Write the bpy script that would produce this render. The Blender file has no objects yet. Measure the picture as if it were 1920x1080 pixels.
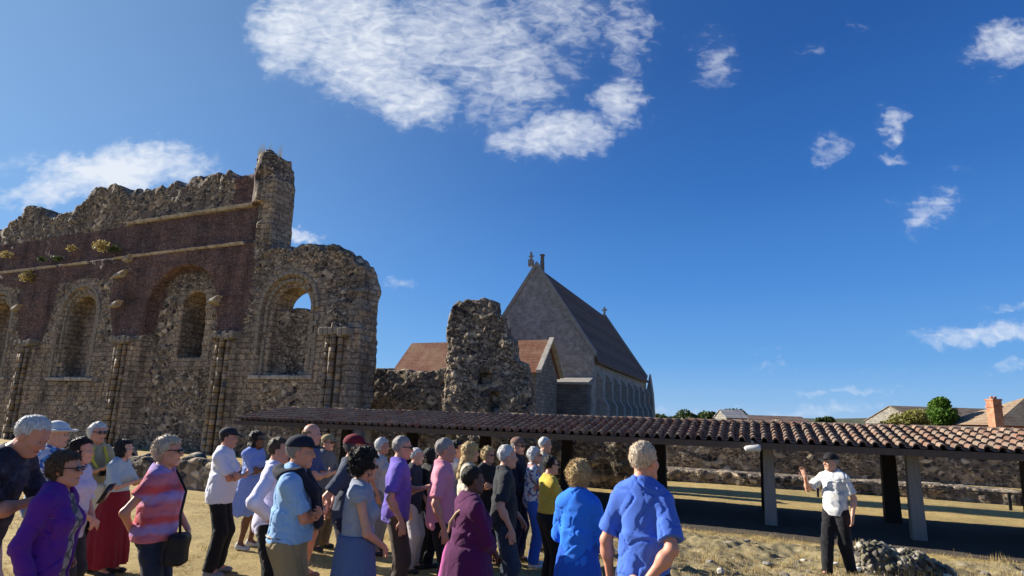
import bpy, math, random
import numpy as np
from mathutils import Matrix, Vector
random.seed(7)
R = math.radians
SC = bpy.context.scene
COL = SC.collection
# ------------------------------------------------------------------ camera
CAMH, FPX, PITCH, ROLL = 1.9, 1060.0, R(10.4), R(1.85)
SHIFT = FPX*(math.tan(R(12.9))-math.tan(PITCH))      # the frame is a crop: horizon slightly lower than the tilt alone gives
cam = bpy.data.objects.new('camera', bpy.data.cameras.new('camera')); COL.objects.link(cam)
cam.data.sensor_width = 36; cam.data.lens = FPX/1920*36
cam.data.shift_y = SHIFT/1920; cam.data.clip_start = .1; cam.data.clip_end = 3000
cam.matrix_world = Matrix.Translation((0, 0, CAMH)) @ Matrix.Rotation(math.pi/2+PITCH, 4, 'X') @ Matrix.Rotation(ROLL, 4, 'Z')
SC.camera = cam
CR = np.array(cam.matrix_world.to_3x3())
# ------------------------------------------------------------------ light
SUN_AZ, SUN_EL = R(-66), R(24)      # azimuth from +Y towards +X
sd = Vector((math.sin(SUN_AZ)*math.cos(SUN_EL), math.cos(SUN_AZ)*math.cos(SUN_EL), math.sin(SUN_EL)))
sl = bpy.data.lights.new('sun', 'SUN'); sl.energy = 5.0; sl.angle = R(.5); sl.color = (1, .93, .82)
so = bpy.data.objects.new('sun', sl); COL.objects.link(so); so.rotation_euler = sd.to_track_quat('Z', 'Y').to_euler()
SC.view_settings.view_transform = 'Standard'; SC.view_settings.look = 'None'; SC.view_settings.gamma = 1
SC.view_settings.exposure = 1.15
SKYSTR = .075
# clouds: (a, b, ra, rb, rot_deg, strength, kind) on directions a=x/y, b=z/y of the sky; given from azimuth/elevation
def ray(px, py): return CR @ np.array([(px-960)/FPX, -(py-540-SHIFT)/FPX, -1.0])
def ab(px, py):
    v = ray(px, py); return v[0]/v[1], v[2]/v[1]
CLOUDS = [ # px, py, half-width, half-height (pixels), rotation, strength, mottle
 (560, 60, 130, 90, -30, 1.0), (680, 110, 170, 110, -20, 1.05), (640, 30, 190, 80, 0, .95), (850, 60, 190, 120, 0, .8),
 (770, 190, 130, 62, -8, .95), (950, 130, 130, 130, 0, .72), (1040, 250, 105, 60, 10, .95), (1050, 30, 150, 90, 0, .62),
 (1150, 190, 70, 60, 40, .9), (1170, 60, 50, 130, 0, .6), (1340, 120, 68, 62, -30, .72), (1330, 70, 60, 40, 0, .45),
 (1670, 238, 50, 34, 20, .95), (1665, 290, 52, 17, 4, .85), (1540, 280, 52, 22, 25, .72), (1745, 390, 42, 58, -30, .85),
 (1695, 378, 42, 16, 8, .5), (1880, 85, 105, 42, 18, .85), (1855, 150, 40, 20, 35, .4), (1522, 92, 34, 20, 20, .5),
 (1605, 47, 34, 12, 12, .35), (1850, 625, 190, 26, 3, .8), (1910, 583, 70, 13, 2, .7), (1900, 685, 85, 11, 3, .6),
 (1452, 682, 42, 10, 0, .62), (1790, 320, 38, 10, 0, .45), (1840, 415, 38, 14, 0, .3), (740, 542, 30, 13, 0, .5),
 (230, 322, 180, 62, 8, 1.25), (130, 350, 140, 45, 12, .9), (60, 372, 110, 30, 4, .75), (555, 445, 62, 20, -4, 1.0), (330, 318, 90, 22, 0, .7),
 (1600, 738, 130, 12, 1, .5), (1450, 772, 420, 16, 1, .45), (1660, 698, 60, 9, 3, .35), (1320, 545, 40, 10, 0, .2), (1430, 660, 40, 10, 0, .25),
 (230, 190, 200, 30, 20, .16), (90, 300, 130, 30, 10, .4)]
def build_world():
    w = bpy.data.worlds.new('World'); SC.world = w; w.use_nodes = True
    nt = w.node_tree; N = nt.nodes; L = nt.links
    for x in list(N): N.remove(x)
    def nd(t, **k):
        n = N.new(t)
        for a, b in k.items(): setattr(n, a, b)
        return n
    def m(op, a, b=None, c=None, clamp=False):
        n = nd('ShaderNodeMath', operation=op); n.use_clamp = clamp
        for i, v in enumerate((a, b, c)):
            if v is None: continue
            if isinstance(v, (int, float)): n.inputs[i].default_value = v
            else: L.new(v, n.inputs[i])
        return n.outputs[0]
    sky = nd('ShaderNodeTexSky', sky_type='NISHITA'); sky.sun_disc = False
    sky.sun_elevation = SUN_EL; sky.sun_rotation = SUN_AZ; sky.altitude = 50; sky.air_density = 1.0; sky.dust_density = .25; sky.ozone_density = 2.2
    hs = nd('ShaderNodeHueSaturation'); hs.inputs['Saturation'].default_value = 1.17; hs.inputs['Value'].default_value = 1.0
    L.new(sky.outputs[0], hs.inputs['Color'])
    tc = nd('ShaderNodeTexCoord')
    # clear deep blue above, paler towards the horizon and towards the sun
    gz = nd('ShaderNodeSeparateXYZ'); L.new(tc.outputs['Generated'], gz.inputs[0])
    rp = nd('ShaderNodeValToRGB'); L.new(gz.outputs[2], rp.inputs[0]); e = rp.color_ramp
    stops = [(0, (.42, .66, .92)), (.03, (.30, .58, .90)), (.10, (.16, .44, .84)), (.22, (.085, .31, .74)), (.38, (.040, .19, .55)), (.55, (.022, .12, .40)), (1, (.012, .06, .24))]
    while len(e.elements) < len(stops): e.elements.new(.5)
    for q, (p_, c_) in zip(e.elements, stops): q.position = p_; q.color = (c_[0]*.76, c_[1]*.82, c_[2]*.94)+(1,)
    dt = nd('ShaderNodeVectorMath', operation='DOT_PRODUCT'); L.new(tc.outputs['Generated'], dt.inputs[0]); dt.inputs[1].default_value = tuple(sd)
    gl = m('POWER', m('MAXIMUM', dt.outputs['Value'], 0.), 3.)
    mg = nd('ShaderNodeMix', data_type='RGBA'); L.new(m('MULTIPLY', gl, .5), mg.inputs[0]); L.new(rp.outputs[0], mg.inputs[6]); mg.inputs[7].default_value = (.42, .70, .98, 1)
    sc_ = nd('ShaderNodeVectorMath', operation='SCALE'); L.new(mg.outputs[2], sc_.inputs[0]); sc_.inputs[3].default_value = .45/SKYSTR
    ms = nd('ShaderNodeMix', data_type='RGBA'); ms.inputs[0].default_value = .9; L.new(hs.outputs[0], ms.inputs[6]); L.new(sc_.outputs[0], ms.inputs[7]); skyc = ms.outputs[2]
    sx = nd('ShaderNodeSeparateXYZ'); L.new(tc.outputs['Generated'], sx.inputs[0])
    yy = m('MAXIMUM', sx.outputs[1], .02)
    a = m('DIVIDE', sx.outputs[0], yy); b = m('DIVIDE', sx.outputs[2], yy)
    # warp the directions so that edges fray
    cx = nd('ShaderNodeCombineXYZ'); L.new(a, cx.inputs[0]); L.new(b, cx.inputs[1])
    def noise(scale, det, rough, sxy=(1, 1), rot=0, off=0, dist=0):
        mp = nd('ShaderNodeMapping'); L.new(cx.outputs[0], mp.inputs[0]); mp.inputs['Scale'].default_value = (sxy[0], sxy[1], 1); mp.inputs['Rotation'].default_value = (0, 0, rot); mp.inputs['Location'].default_value = (off, off*.7, 0)
        t = nd('ShaderNodeTexNoise', noise_dimensions='2D'); L.new(mp.outputs[0], t.inputs['Vector']); t.inputs['Scale'].default_value = scale
        t.inputs['Detail'].default_value = det; t.inputs['Roughness'].default_value = rough; t.inputs['Distortion'].default_value = dist
        return t
    w1 = noise(5, 4, .6); w2 = noise(22, 3, .6, off=3)
    sp = nd('ShaderNodeSeparateColor'); L.new(w1.outputs['Color'], sp.inputs[0])
    sp2 = nd('ShaderNodeSeparateColor'); L.new(w2.outputs['Color'], sp2.inputs[0])
    aw = m('ADD', m('ADD', a, m('MULTIPLY', m('SUBTRACT', sp.outputs[0], .5), .17)), m('MULTIPLY', m('SUBTRACT', sp2.outputs[0], .5), .06))
    bw = m('ADD', m('ADD', b, m('MULTIPLY', m('SUBTRACT', sp.outputs[1], .5), .08)), m('MULTIPLY', m('SUBTRACT', sp2.outputs[1], .5), .04))
    acc = None; 
    for (px, py, hw, hh, rot, st) in CLOUDS:
        if hw < 100 and px > 1250: st *= .74
        a0, b0 = ab(px, py); a1, b1 = ab(px+hw, py); a2, b2 = ab(px, py-hh)
        ra = abs(a1-a0)*1.12; rb = abs(b2-b0)*1.12; t = R(rot)
        da = m('SUBTRACT', aw, float(a0)); db = m('SUBTRACT', bw, float(b0))
        u = m('MULTIPLY_ADD', db, math.sin(t)/ra, m('MULTIPLY', da, math.cos(t)/ra))
        v = m('MULTIPLY_ADD', db, math.cos(t)/rb, m('MULTIPLY', da, -math.sin(t)/rb))
        d2 = m('MULTIPLY_ADD', u, u, m('MULTIPLY', v, v))
        s = m('MULTIPLY', m('SUBTRACT', 1.0, d2, clamp=True), st)
        acc = s if acc is None else m('MAXIMUM', m('SUBTRACT', m('SMOOTH_MAX', acc, s, .2), 0.033), m('MAXIMUM', acc, s))
    mott = noise(38, 3, .5, sxy=(1, 1.7), rot=.6, dist=.5)      # cellular mottle
    fine = noise(6, 8, .58, sxy=(1, 2.6), rot=.45, off=5, dist=1.6)
    mm = m('MULTIPLY_ADD', mott.outputs['Fac'], .62, m('MULTIPLY_ADD', fine.outputs['Fac'], .72, -.10))
    # density = acc gated by noise
    dn = m('SUBTRACT', m('MULTIPLY_ADD', acc, .86, mm), .80)
    dn = m('MULTIPLY', dn, 1.3, clamp=True); dn = m('MULTIPLY', dn, m('MULTIPLY_ADD', dn, -.0, 1.0)); dn = m('SMOOTH_MAX', dn, m('MULTIPLY', m('MULTIPLY', acc, acc), .22), .05)
    gate = m('MULTIPLY', acc, 1.7, clamp=True)
    dn = m('MULTIPLY', m('MULTIPLY', dn, gate), m('GREATER_THAN', sx.outputs[1], .05))
    dn = m('MULTIPLY', dn, .93)
    mix = nd('ShaderNodeMix', data_type='RGBA'); L.new(dn, mix.inputs[0]); L.new(skyc, mix.inputs[6])
    mix.inputs[7].default_value = (5.0, 5.3, 5.8, 1)
    bg = nd('ShaderNodeBackground'); bg.inputs['Strength'].default_value = SKYSTR; L.new(mix.outputs[2], bg.inputs[0])
    out = nd('ShaderNodeOutputWorld'); L.new(bg.outputs[0], out.inputs[0])
    w.cycles.sampling_method = 'MANUAL'; w.cycles.sample_map_resolution = 512
build_world()
# ------------------------------------------------------------------ the abbey's own axes
AB = R(23)
DV = np.array([math.cos(AB), -math.sin(AB), 0]); NV = np.array([math.sin(AB), math.cos(AB), 0])
ABM = Matrix.Rotation(-AB, 4, 'Z')          # local x = along the walls, local y = away
def onc(px, py, c):                          # the point of an abbey plane at distance c seen at a photo pixel -> (s, z)
    v = ray(px, py); P = v*(c/(NV@v)); return float(P@DV), float(P[2]+CAMH)
def aty(px, py, Y):
    v = ray(px, py); P = v*(Y/v[1]); return float(P[0]), float(P[2]+CAMH)
def sstep(x, a, b):
    t = np.clip((x-a)/(b-a), 0, 1); return t*t*(3-2*t)
# ------------------------------------------------------------------ noise
_rng = np.random.RandomState(3); _LAT = _rng.rand(64, 64, 64).astype(np.float32)
def vnoise(x, y, z=0.0):
    x, y, z = np.broadcast_arrays(np.asarray(x, np.float32), np.asarray(y, np.float32), np.asarray(z, np.float32))
    xi = np.floor(x).astype(np.int32); yi = np.floor(y).astype(np.int32); zi = np.floor(z).astype(np.int32)
    fx = x-xi; fy = y-yi; fz = z-zi
    fx = fx*fx*(3-2*fx); fy = fy*fy*(3-2*fy); fz = fz*fz*(3-2*fz)
    x0 = xi & 63; x1 = (xi+1) & 63; y0 = yi & 63; y1 = (yi+1) & 63; z0 = zi & 63; z1 = (zi+1) & 63
    L = _LAT
    a = L[x0, y0, z0]*(1-fx)+L[x1, y0, z0]*fx; b = L[x0, y1, z0]*(1-fx)+L[x1, y1, z0]*fx
    c = L[x0, y0, z1]*(1-fx)+L[x1, y0, z1]*fx; d = L[x0, y1, z1]*(1-fx)+L[x1, y1, z1]*fx
    return ((a*(1-fy)+b*fy)*(1-fz)+(c*(1-fy)+d*fy)*fz)-.5
_J = _rng.rand(64, 64, 2).astype(np.float32)
def worley2(x, y):                           # distance to the nearest jittered point, 2-D
    xi = np.floor(x).astype(int); yi = np.floor(y).astype(int); best = np.full(x.shape, 9.0, np.float32)
    for i in (-1, 0, 1):
        for j in (-1, 0, 1):
            q = _J[(xi+i) & 63, (yi+j) & 63]
            d = (xi+i+q[..., 0]-x)**2+(yi+j+q[..., 1]-y)**2; best = np.minimum(best, d)
    return np.sqrt(best)
def cells2(x, y):                            # per-stone random value and distance to the joint
    xi = np.floor(x).astype(int); yi = np.floor(y).astype(int); b1 = np.full(x.shape, 9.0, np.float32); b2 = b1.copy(); v = np.zeros(x.shape, np.float32)
    for i in (-1, 0, 1):
        for j in (-1, 0, 1):
            q = _J[(xi+i) & 63, (yi+j) & 63]; r_ = _J[(xi+i+17) & 63, (yi+j+5) & 63, 0]
            d = np.sqrt((xi+i+q[..., 0]-x)**2+(yi+j+q[..., 1]-y)**2); n = d < b1
            b2 = np.where(n, b1, np.minimum(b2, d)); v = np.where(n, r_, v); b1 = np.where(n, d, b1)
    return v, b2-b1
def zg(x, y):                                # the ground: level under the crowd, lower at the shelter and ruins
    c = x*NV[0]+y*NV[1]
    z = -.5*sstep(c, 7.0, 13.5)+.06*vnoise(x*.35+9, y*.35)
    rough = sstep(x, -.5, 1.6)*sstep(c, 5.2, 7)*(1-sstep(c, 13, 15))
    z = z+rough*(.14*vnoise(x*1.1, y*1.1+5)+.13*vnoise(x*2.7, y*2.7)+.10*np.abs(vnoise(x*6, y*6))+.05*vnoise(x*13, y*13))
    return z
# ------------------------------------------------------------------ mesh helpers
def mesh_np(name, V, Q, smooth=True):
    V = np.asarray(V, np.float32); Q = np.asarray(Q, np.int32)
    me = bpy.data.meshes.new(name); me.vertices.add(len(V)); me.vertices.foreach_set('co', V.ravel())
    k = Q.shape[1] if len(Q) else 4
    me.loops.add(Q.size); me.loops.foreach_set('vertex_index', Q.ravel())
    me.polygons.add(len(Q)); me.polygons.foreach_set('loop_start', np.arange(0, Q.size, k, dtype=np.int32))
    me.polygons.foreach_set('loop_total', np.full(len(Q), k, np.int32))
    if smooth: me.polygons.foreach_set('use_smooth', np.ones(len(Q), bool))
    me.update(calc_edges=True); return me
def link(name, me, mat=None, parent=None):
    o = bpy.data.objects.new(name, me); COL.objects.link(o)
    if mat is not None:
        for mm in (mat if isinstance(mat, (list, tuple)) else [mat]): me.materials.append(mm)
    if parent is not None: o.parent = parent
    return o
def tag(o, label=None, cat=None, group=None, kind=None):
    if label: o['label'] = label
    if cat: o['category'] = cat
    if group: o['group'] = group
    if kind: o['kind'] = kind
    return o
def empty(name, mat=None):
    o = bpy.data.objects.new(name, None); COL.objects.link(o)
    if mat is not None: o.matrix_world = mat
    return o
class MB:                                    # collects boxes, prisms and tubes into one mesh
    def __init__(s): s.v = []; s.f = []
    def add(s, vs, fs):
        b = len(s.v); s.v += [tuple(float(q) for q in p) for p in vs]; s.f += [tuple(b+i for i in f) for f in fs]; return s
    def box(s, x0, x1, y0, y1, z0, z1):
        return s.add([(x0, y0, z0), (x1, y0, z0), (x1, y1, z0), (x0, y1, z0), (x0, y0, z1), (x1, y0, z1), (x1, y1, z1), (x0, y1, z1)],
                     [(0, 3, 2, 1), (4, 5, 6, 7), (0, 1, 5, 4), (1, 2, 6, 5), (2, 3, 7, 6), (3, 0, 4, 7)])
    def hexa(s, p): return s.add(p, [(0, 3, 2, 1), (4, 5, 6, 7), (0, 1, 5, 4), (1, 2, 6, 5), (2, 3, 7, 6), (3, 0, 4, 7)])
    def tube(s, pts, rad, n=8, caps=True):
        pts = [Vector(p) for p in pts]; rad = rad if isinstance(rad, (list, tuple)) else [rad]*len(pts); rings = []
        for i, p in enumerate(pts):
            t = (pts[min(i+1, len(pts)-1)]-pts[max(i-1, 0)]).normalized()
            up = Vector((0, 0, 1)) if abs(t.z) < .9 else Vector((1, 0, 0))
            a = t.cross(up).normalized(); b = t.cross(a)
            rings.append([p+(a*math.cos(2*math.pi*k/n)+b*math.sin(2*math.pi*k/n))*rad[i] for k in range(n)])
        vs = [q for r in rings for q in r]; fs = []
        for i in range(len(pts)-1):
            for k in range(n): fs.append((i*n+k, i*n+(k+1) % n, (i+1)*n+(k+1) % n, (i+1)*n+k))
        if caps: fs.append(tuple(range(n))[::-1]); fs.append(tuple((len(pts)-1)*n+k for k in range(n)))
        return s.add(vs, fs)
    def prism(s, poly, y0, y1):              # polygon in x,z extruded along y
        n = len(poly); vs = [(p[0], y0, p[1]) for p in poly]+[(p[0], y1, p[1]) for p in poly]
        fs = [tuple(range(n)), tuple(range(2*n-1, n-1, -1))]+[(i, i+n, (i+1) % n+n, (i+1) % n) for i in range(n)]
        return s.add(vs, fs)
    def build(s, name, mat, parent=None, smooth=False, bevel=0):
        me = bpy.data.meshes.new(name); me.from_pydata(s.v, [], s.f); me.update()
        if smooth:
            for p in me.polygons: p.use_smooth = True
        o = link(name, me, mat, parent)
        if bevel:
            b = o.modifiers.new('bevel', 'BEVEL'); b.width = bevel; b.segments = 2; b.limit_method = 'ANGLE'
        return o
def surfnets(F, o, h):
    """naive surface nets of the field F (inside < 0), origin o, spacing h (3)"""
    S = F < 0; nx, ny, nz = F.shape
    c = np.zeros((nx-1, ny-1, nz-1), np.int8)
    for i in (0, 1):
        for j in (0, 1):
            for k in (0, 1): c += S[i:nx-1+i, j:ny-1+j, k:nz-1+k]
    I, J, K = np.nonzero((c > 0) & (c < 8)); n = len(I)
    acc = np.zeros((n, 3), np.float32); cnt = np.zeros(n, np.float32)
    cor = [(i, j, k) for i in (0, 1) for j in (0, 1) for k in (0, 1)]
    val = {q: F[I+q[0], J+q[1], K+q[2]] for q in cor}
    for a in cor:
        for ax in range(3):
            if a[ax] == 1: continue
            b = list(a); b[ax] = 1; b = tuple(b); va, vb = val[a], val[b]; mk = (va < 0) != (vb < 0)
            t = np.where(mk, va/np.where(mk, va-vb, 1), 0)
            for q in range(3):
                acc[:, q] += mk*(a[q]+(t if q == ax else 0))
            cnt += mk
    P = acc/cnt[:, None]
    V = (np.stack([I, J, K], 1)+P)*np.array(h)+np.array(o)
    idx = np.full(c.shape, -1, np.int32); idx[I, J, K] = np.arange(n)
    Q = []
    for ax in range(3):
        sl0 = [slice(1, -1)]*3; sl1 = [slice(1, -1)]*3
        sl0[ax] = slice(0, -1); sl1[ax] = slice(1, None)
        A = S[tuple(sl0)]; B = S[tuple(sl1)]
        i = np.nonzero(A != B); g = [i[0].copy(), i[1].copy(), i[2].copy()]
        for q in range(3):
            if q != ax: g[q] = g[q]+1
        flip = A[i]; u, v = (ax+1) % 3, (ax+2) % 3
        def at(du, dv):
            gg = [g[0], g[1], g[2]]; gg[u] = gg[u]-du; gg[v] = gg[v]-dv; return idx[gg[0], gg[1], gg[2]]
        q = np.stack([at(1, 1), at(0, 1), at(0, 0), at(1, 0)], 1)
        q[~flip] = q[~flip][:, ::-1]
        Q.append(q)
    Q = np.concatenate(Q); Q = Q[(Q >= 0).all(1)]
    return V.astype(np.float32), Q
class Field:
    def __init__(s): s.p = []; s.post = []
    def cap(s, a, b, ra, rb=None, k=.03, flat=None, sc=(1, 1, 1)):
        s.p.append(('c', np.array(a, float), np.array(b, float), ra, ra if rb is None else rb, k, flat)); return s
    def ell(s, c, r, k=.03, M=None): s.p.append(('e', np.array(c, float), np.array(r, float), M, None, k, None)); return s
    def sub(s, c, r, k=.02, M=None): s.p.append(('s', np.array(c, float), np.array(r, float), M, None, k, None)); return s
    def fn(s, f, lo, hi, k=.03): s.p.append(('f', np.array(lo, float), np.array(hi, float), f, None, k, None)); return s
    def mesh(s, h):
        lo = np.full(3, 9.0); hi = -lo; bb = []
        for q in s.p:
            if q[0] == 'c': l = np.minimum(q[1]-q[3], q[2]-q[4]); l = np.minimum(np.minimum(q[1], q[2])-max(q[3], q[4]), l); u = np.maximum(q[1], q[2])+max(q[3], q[4])
            elif q[0] in 'es': e = q[2] if q[3] is None else np.full(3, q[2].max()); l = q[1]-e; u = q[1]+e
            else: l, u = q[1], q[2]
            bb.append((l, u))
            if q[0] != 's': lo = np.minimum(lo, l); hi = np.maximum(hi, u)
        lo = lo-3*h; hi = hi+3*h; n = np.ceil((hi-lo)/h).astype(int)+1
        ax = [lo[i]+h*np.arange(n[i]) for i in range(3)]
        F = np.full(tuple(n), .5, np.float32)
        for q, (l, u) in zip(s.p, bb):
            k = q[5]; mg = k+2.5*h
            i0 = np.maximum(np.floor((l-mg-lo)/h).astype(int), 0); i1 = np.minimum(np.ceil((u+mg-lo)/h).astype(int)+1, n)
            if (i1 <= i0).any(): continue
            sl = tuple(slice(i0[i], i1[i]) for i in range(3))
            X = ax[0][sl[0]].astype(np.float32)[:, None, None]; Y = ax[1][sl[1]].astype(np.float32)[None, :, None]; Z = ax[2][sl[2]].astype(np.float32)[None, None, :]
            if q[0] == 'c':
                a, b = q[1], q[2]; ba = b-a; L2 = float(ba@ba)+1e-9
                pr = (X-a[0])*ba[0]+(Y-a[1])*ba[1]+(Z-a[2])*ba[2]; t = np.clip(pr/L2, 0, 1)
                d = np.sqrt((X-a[0]-t*ba[0])**2+(Y-a[1]-t*ba[1])**2+(Z-a[2]-t*ba[2])**2)-(q[3]+(q[4]-q[3])*t)
                if q[6] is not None: d = np.maximum(d, (pr-L2*q[6])/math.sqrt(L2))
            elif q[0] in 'es':
                x, y, z = X-q[1][0], Y-q[1][1], Z-q[1][2]
                if q[3] is not None:
                    M = q[3]; x, y, z = x*M[0, 0]+y*M[1, 0]+z*M[2, 0], x*M[0, 1]+y*M[1, 1]+z*M[2, 1], x*M[0, 2]+y*M[1, 2]+z*M[2, 2]
                r = q[2]; k0 = np.sqrt((x/r[0])**2+(y/r[1])**2+(z/r[2])**2); k1 = np.sqrt((x/r[0]**2)**2+(y/r[1]**2)**2+(z/r[2]**2)**2)+1e-6
                d = k0*(k0-1)/k1
                d = np.where(k0 < .3, -r.min()*(1-k0), d)
            else: d = q[3](X, Y, Z)
            G = F[sl]
            if q[0] == 's':
                hh = np.clip(.5-.5*(G+d)/k, 0, 1); F[sl] = G*(1-hh)-d*hh+k*hh*(1-hh)
            else:
                hh = np.clip(.5+.5*(d-G)/k, 0, 1); F[sl] = G*hh+d*(1-hh)-k*hh*(1-hh)
        X, Y, Z = ax[0][:, None, None].astype(np.float32), ax[1][None, :, None].astype(np.float32), ax[2][None, None, :].astype(np.float32)
        for f in s.post: F = f(F, X, Y, Z)
        return surfnets(F.astype(np.float32), lo, (h, h, h))
# ------------------------------------------------------------------ materials
_M = {}
class Mat:
    def __init__(s, name):
        s.m = bpy.data.materials.new(name); s.m.use_nodes = True; s.nt = s.m.node_tree; s.N = s.nt.nodes; s.L = s.nt.links
        s.b = s.N['Principled BSDF']; s.b.inputs['Specular IOR Level'].default_value = .25; s.b.inputs['Roughness'].default_value = .85
    def nd(s, t, ins=None, **k):
        n = s.N.new(t)
        for a, b in k.items(): setattr(n, a, b)
        for a, b in (ins or {}).items(): s.put(n.inputs[a], b)
        return n
    def put(s, i, v):
        if isinstance(v, bpy.types.NodeSocket): s.L.new(v, i)
        else:
            if isinstance(v, tuple) and len(v) == 3 and i.type == 'RGBA': v = v+(1,)
            i.default_value = v
    def obj(s): return s.nd('ShaderNodeTexCoord').outputs['Object']
    def noise(s, v, sc, det=4, rough=.6, dist=0): return s.nd('ShaderNodeTexNoise', {'Vector': v, 'Scale': sc, 'Detail': det, 'Roughness': rough, 'Distortion': dist})
    def vor(s, v, sc, feat='F1', rnd=1): return s.nd('ShaderNodeTexVoronoi', {'Vector': v, 'Scale': sc, 'Randomness': rnd}, feature=feat)
    def mp(s, v, scale=(1, 1, 1), rot=(0, 0, 0), loc=(0, 0, 0)): return s.nd('ShaderNodeMapping', {0: v, 'Scale': scale, 'Rotation': rot, 'Location': loc}).outputs[0]
    def ramp(s, f, stops, interp='LINEAR'):
        r = s.nd('ShaderNodeValToRGB', {0: f}); e = r.color_ramp; e.interpolation = interp
        while len(e.elements) < len(stops): e.elements.new(.5)
        for q, (p, c) in zip(e.elements, stops): q.position = p; q.color = c+(1,) if len(c) == 3 else c
        return r.outputs[0]
    def mix(s, f, a, b, mode='MIX'):
        n = s.nd('ShaderNodeMix', {0: f, 6: a, 7: b}, data_type='RGBA', blend_type=mode); return n.outputs[2]
    def math(s, op, a, b=0., clamp=False):
        n = s.nd('ShaderNodeMath', {0: a, 1: b}, operation=op); n.use_clamp = clamp; return n.outputs[0]
    def attr(s, n): return s.nd('ShaderNodeAttribute', attribute_name=n).outputs['Fac']
    def col(s, c): s.put(s.b.inputs['Base Color'], c); return s
    def bump(s, h, st=.3, dist=.02): s.put(s.b.inputs['Normal'], s.nd('ShaderNodeBump', {'Height': h, 'Strength': st, 'Distance': dist}).outputs[0]); return s
    def rough(s, r): s.put(s.b.inputs['Roughness'], r); return s
def g3(v): return (v, v, v)
def sc3(c, k): return tuple(min(1, x*k) for x in c)
def masonry():
    m = Mat('ruin_masonry'); o = m.obj()
    # rubble: flint and field stones in buff mortar, flattened cells
    w = m.nd('ShaderNodeVectorMath', {0: o, 1: m.nd('ShaderNodeVectorMath', {0: m.noise(o, 2.2).outputs['Color'], 'Scale': .22}, operation='SCALE').outputs[0]}, operation='ADD').outputs[0]
    vm = m.mp(w, (3.3, 3.3, 4.6)); v1 = m.vor(vm, 1); ve = m.vor(vm, 1, 'DISTANCE_TO_EDGE')
    vs = m.mp(w, (8, 8, 11)); v2 = m.vor(vs, 1); ve2 = m.vor(vs, 1, 'DISTANCE_TO_EDGE')
    c1 = m.nd('ShaderNodeSeparateColor', {0: v1.outputs['Color']}).outputs[0]; c2 = m.nd('ShaderNodeSeparateColor', {0: v2.outputs['Color']}).outputs[0]
    st = [(0, (.025, .024, .028)), (.3, (.075, .068, .062)), (.55, (.17, .14, .108)), (.8, (.32, .262, .19)), (1, (.58, .5, .38))]
    r1 = m.ramp(c1, st); r2 = m.ramp(c2, st)
    big = m.noise(o, .7, 5).outputs['Fac']
    mask = m.ramp(big, [(.45, g3(0)), (.53, g3(1))])
    rub = m.mix(mask, r1, r2)
    ed = m.mix(mask, m.ramp(ve.outputs['Distance'], [(0, g3(1)), (.12, g3(0))]), m.ramp(ve2.outputs['Distance'], [(0, g3(1)), (.16, g3(0))]))
    rub = m.mix(m.math('MULTIPLY', ed, .75), rub, (.25, .205, .15))
    # walls' flat coordinates for courses
    sx = m.nd('ShaderNodeSeparateXYZ', {0: w}); so_ = m.nd('ShaderNodeSeparateXYZ', {0: o})
    al = m.math('ADD', so_.outputs[0], so_.outputs[1]); fl = m.nd('ShaderNodeCombineXYZ', {0: al, 1: so_.outputs[2]}).outputs[0]
    wob = m.nd('ShaderNodeVectorMath', {0: fl, 1: m.nd('ShaderNodeVectorMath', {0: m.noise(o, 3).outputs['Color'], 'Scale': .09}, operation='SCALE').outputs[0]}, operation='ADD').outputs[0]
    br = m.nd('ShaderNodeTexBrick', {'Vector': wob, 'Color1': (.16, .062, .048), 'Color2': (.07, .04, .042), 'Mortar': (.17, .14, .125), 'Scale': 1., 'Mortar Size': .016, 'Mortar Smooth': .3, 'Bias': -.1, 'Brick Width': .34, 'Row Height': .105})
    bn = m.noise(o, 5, 6, .7).outputs['Fac']
    brc = m.mix(m.ramp(bn, [(.36, g3(.8)), (.55, g3(0))]), m.mix(m.ramp(m.noise(o, 1.1, 7, .75).outputs['Fac'], [(.42, g3(0)), (.6, g3(1))]), br.outputs['Color'], (.15, .095, .085)), (.055, .042, .045))
    brc = m.mix(m.ramp(m.noise(o, 11, 3, .6).outputs['Fac'], [(.52, g3(0)), (.66, g3(.9))]), brc, (.27, .215, .18))
    brc = m.mix(m.ramp(m.noise(m.mp(o, (.5, .5, 2.2)), 1.6, 6, .75).outputs['Fac'], [(.5, g3(0)), (.66, g3(.75))]), brc, (.05, .04, .045))
    ash = m.nd('ShaderNodeTexBrick', {'Vector': wob, 'Color1': (.42, .345, .25), 'Color2': (.24, .20, .15), 'Mortar': (.1, .085, .07), 'Scale': 1., 'Mortar Size': .025, 'Mortar Smooth': .4, 'Bias': 0., 'Brick Width': .62, 'Row Height': .3})
    asc = m.mix(m.ramp(bn, [(.38, g3(.75)), (.62, g3(0))]), ash.outputs['Color'], (.12, .1, .085))
    asc = m.mix(m.math('MULTIPLY', m.ramp(c2, [(.55, g3(0)), (.7, g3(1))]), .55), asc, r2)
    # zones carried on the wall itself, frayed by noise
    fr = m.math('MULTIPLY', m.math('SUBTRACT', m.noise(o, 1.3, 8, .78).outputs['Fac'], .5), 2.6)
    zb = m.ramp(m.math('ADD', m.attr('brick'), fr), [(.45, g3(0)), (.55, g3(1))]); za = m.ramp(m.math('ADD', m.attr('ashlar'), fr), [(.45, g3(0)), (.55, g3(1))])
    c = m.mix(zb, rub, brc); c = m.mix(za, c, asc)
    dirt = m.ramp(m.noise(m.mp(o, (1, 1, .35)), .9, 6, .65).outputs['Fac'], [(.3, (.5, .48, .47)), (.5, g3(1.05)), (.68, (1.5, 1.42, 1.3))])
    c = m.mix(1., c, dirt, 'MULTIPLY')
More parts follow.
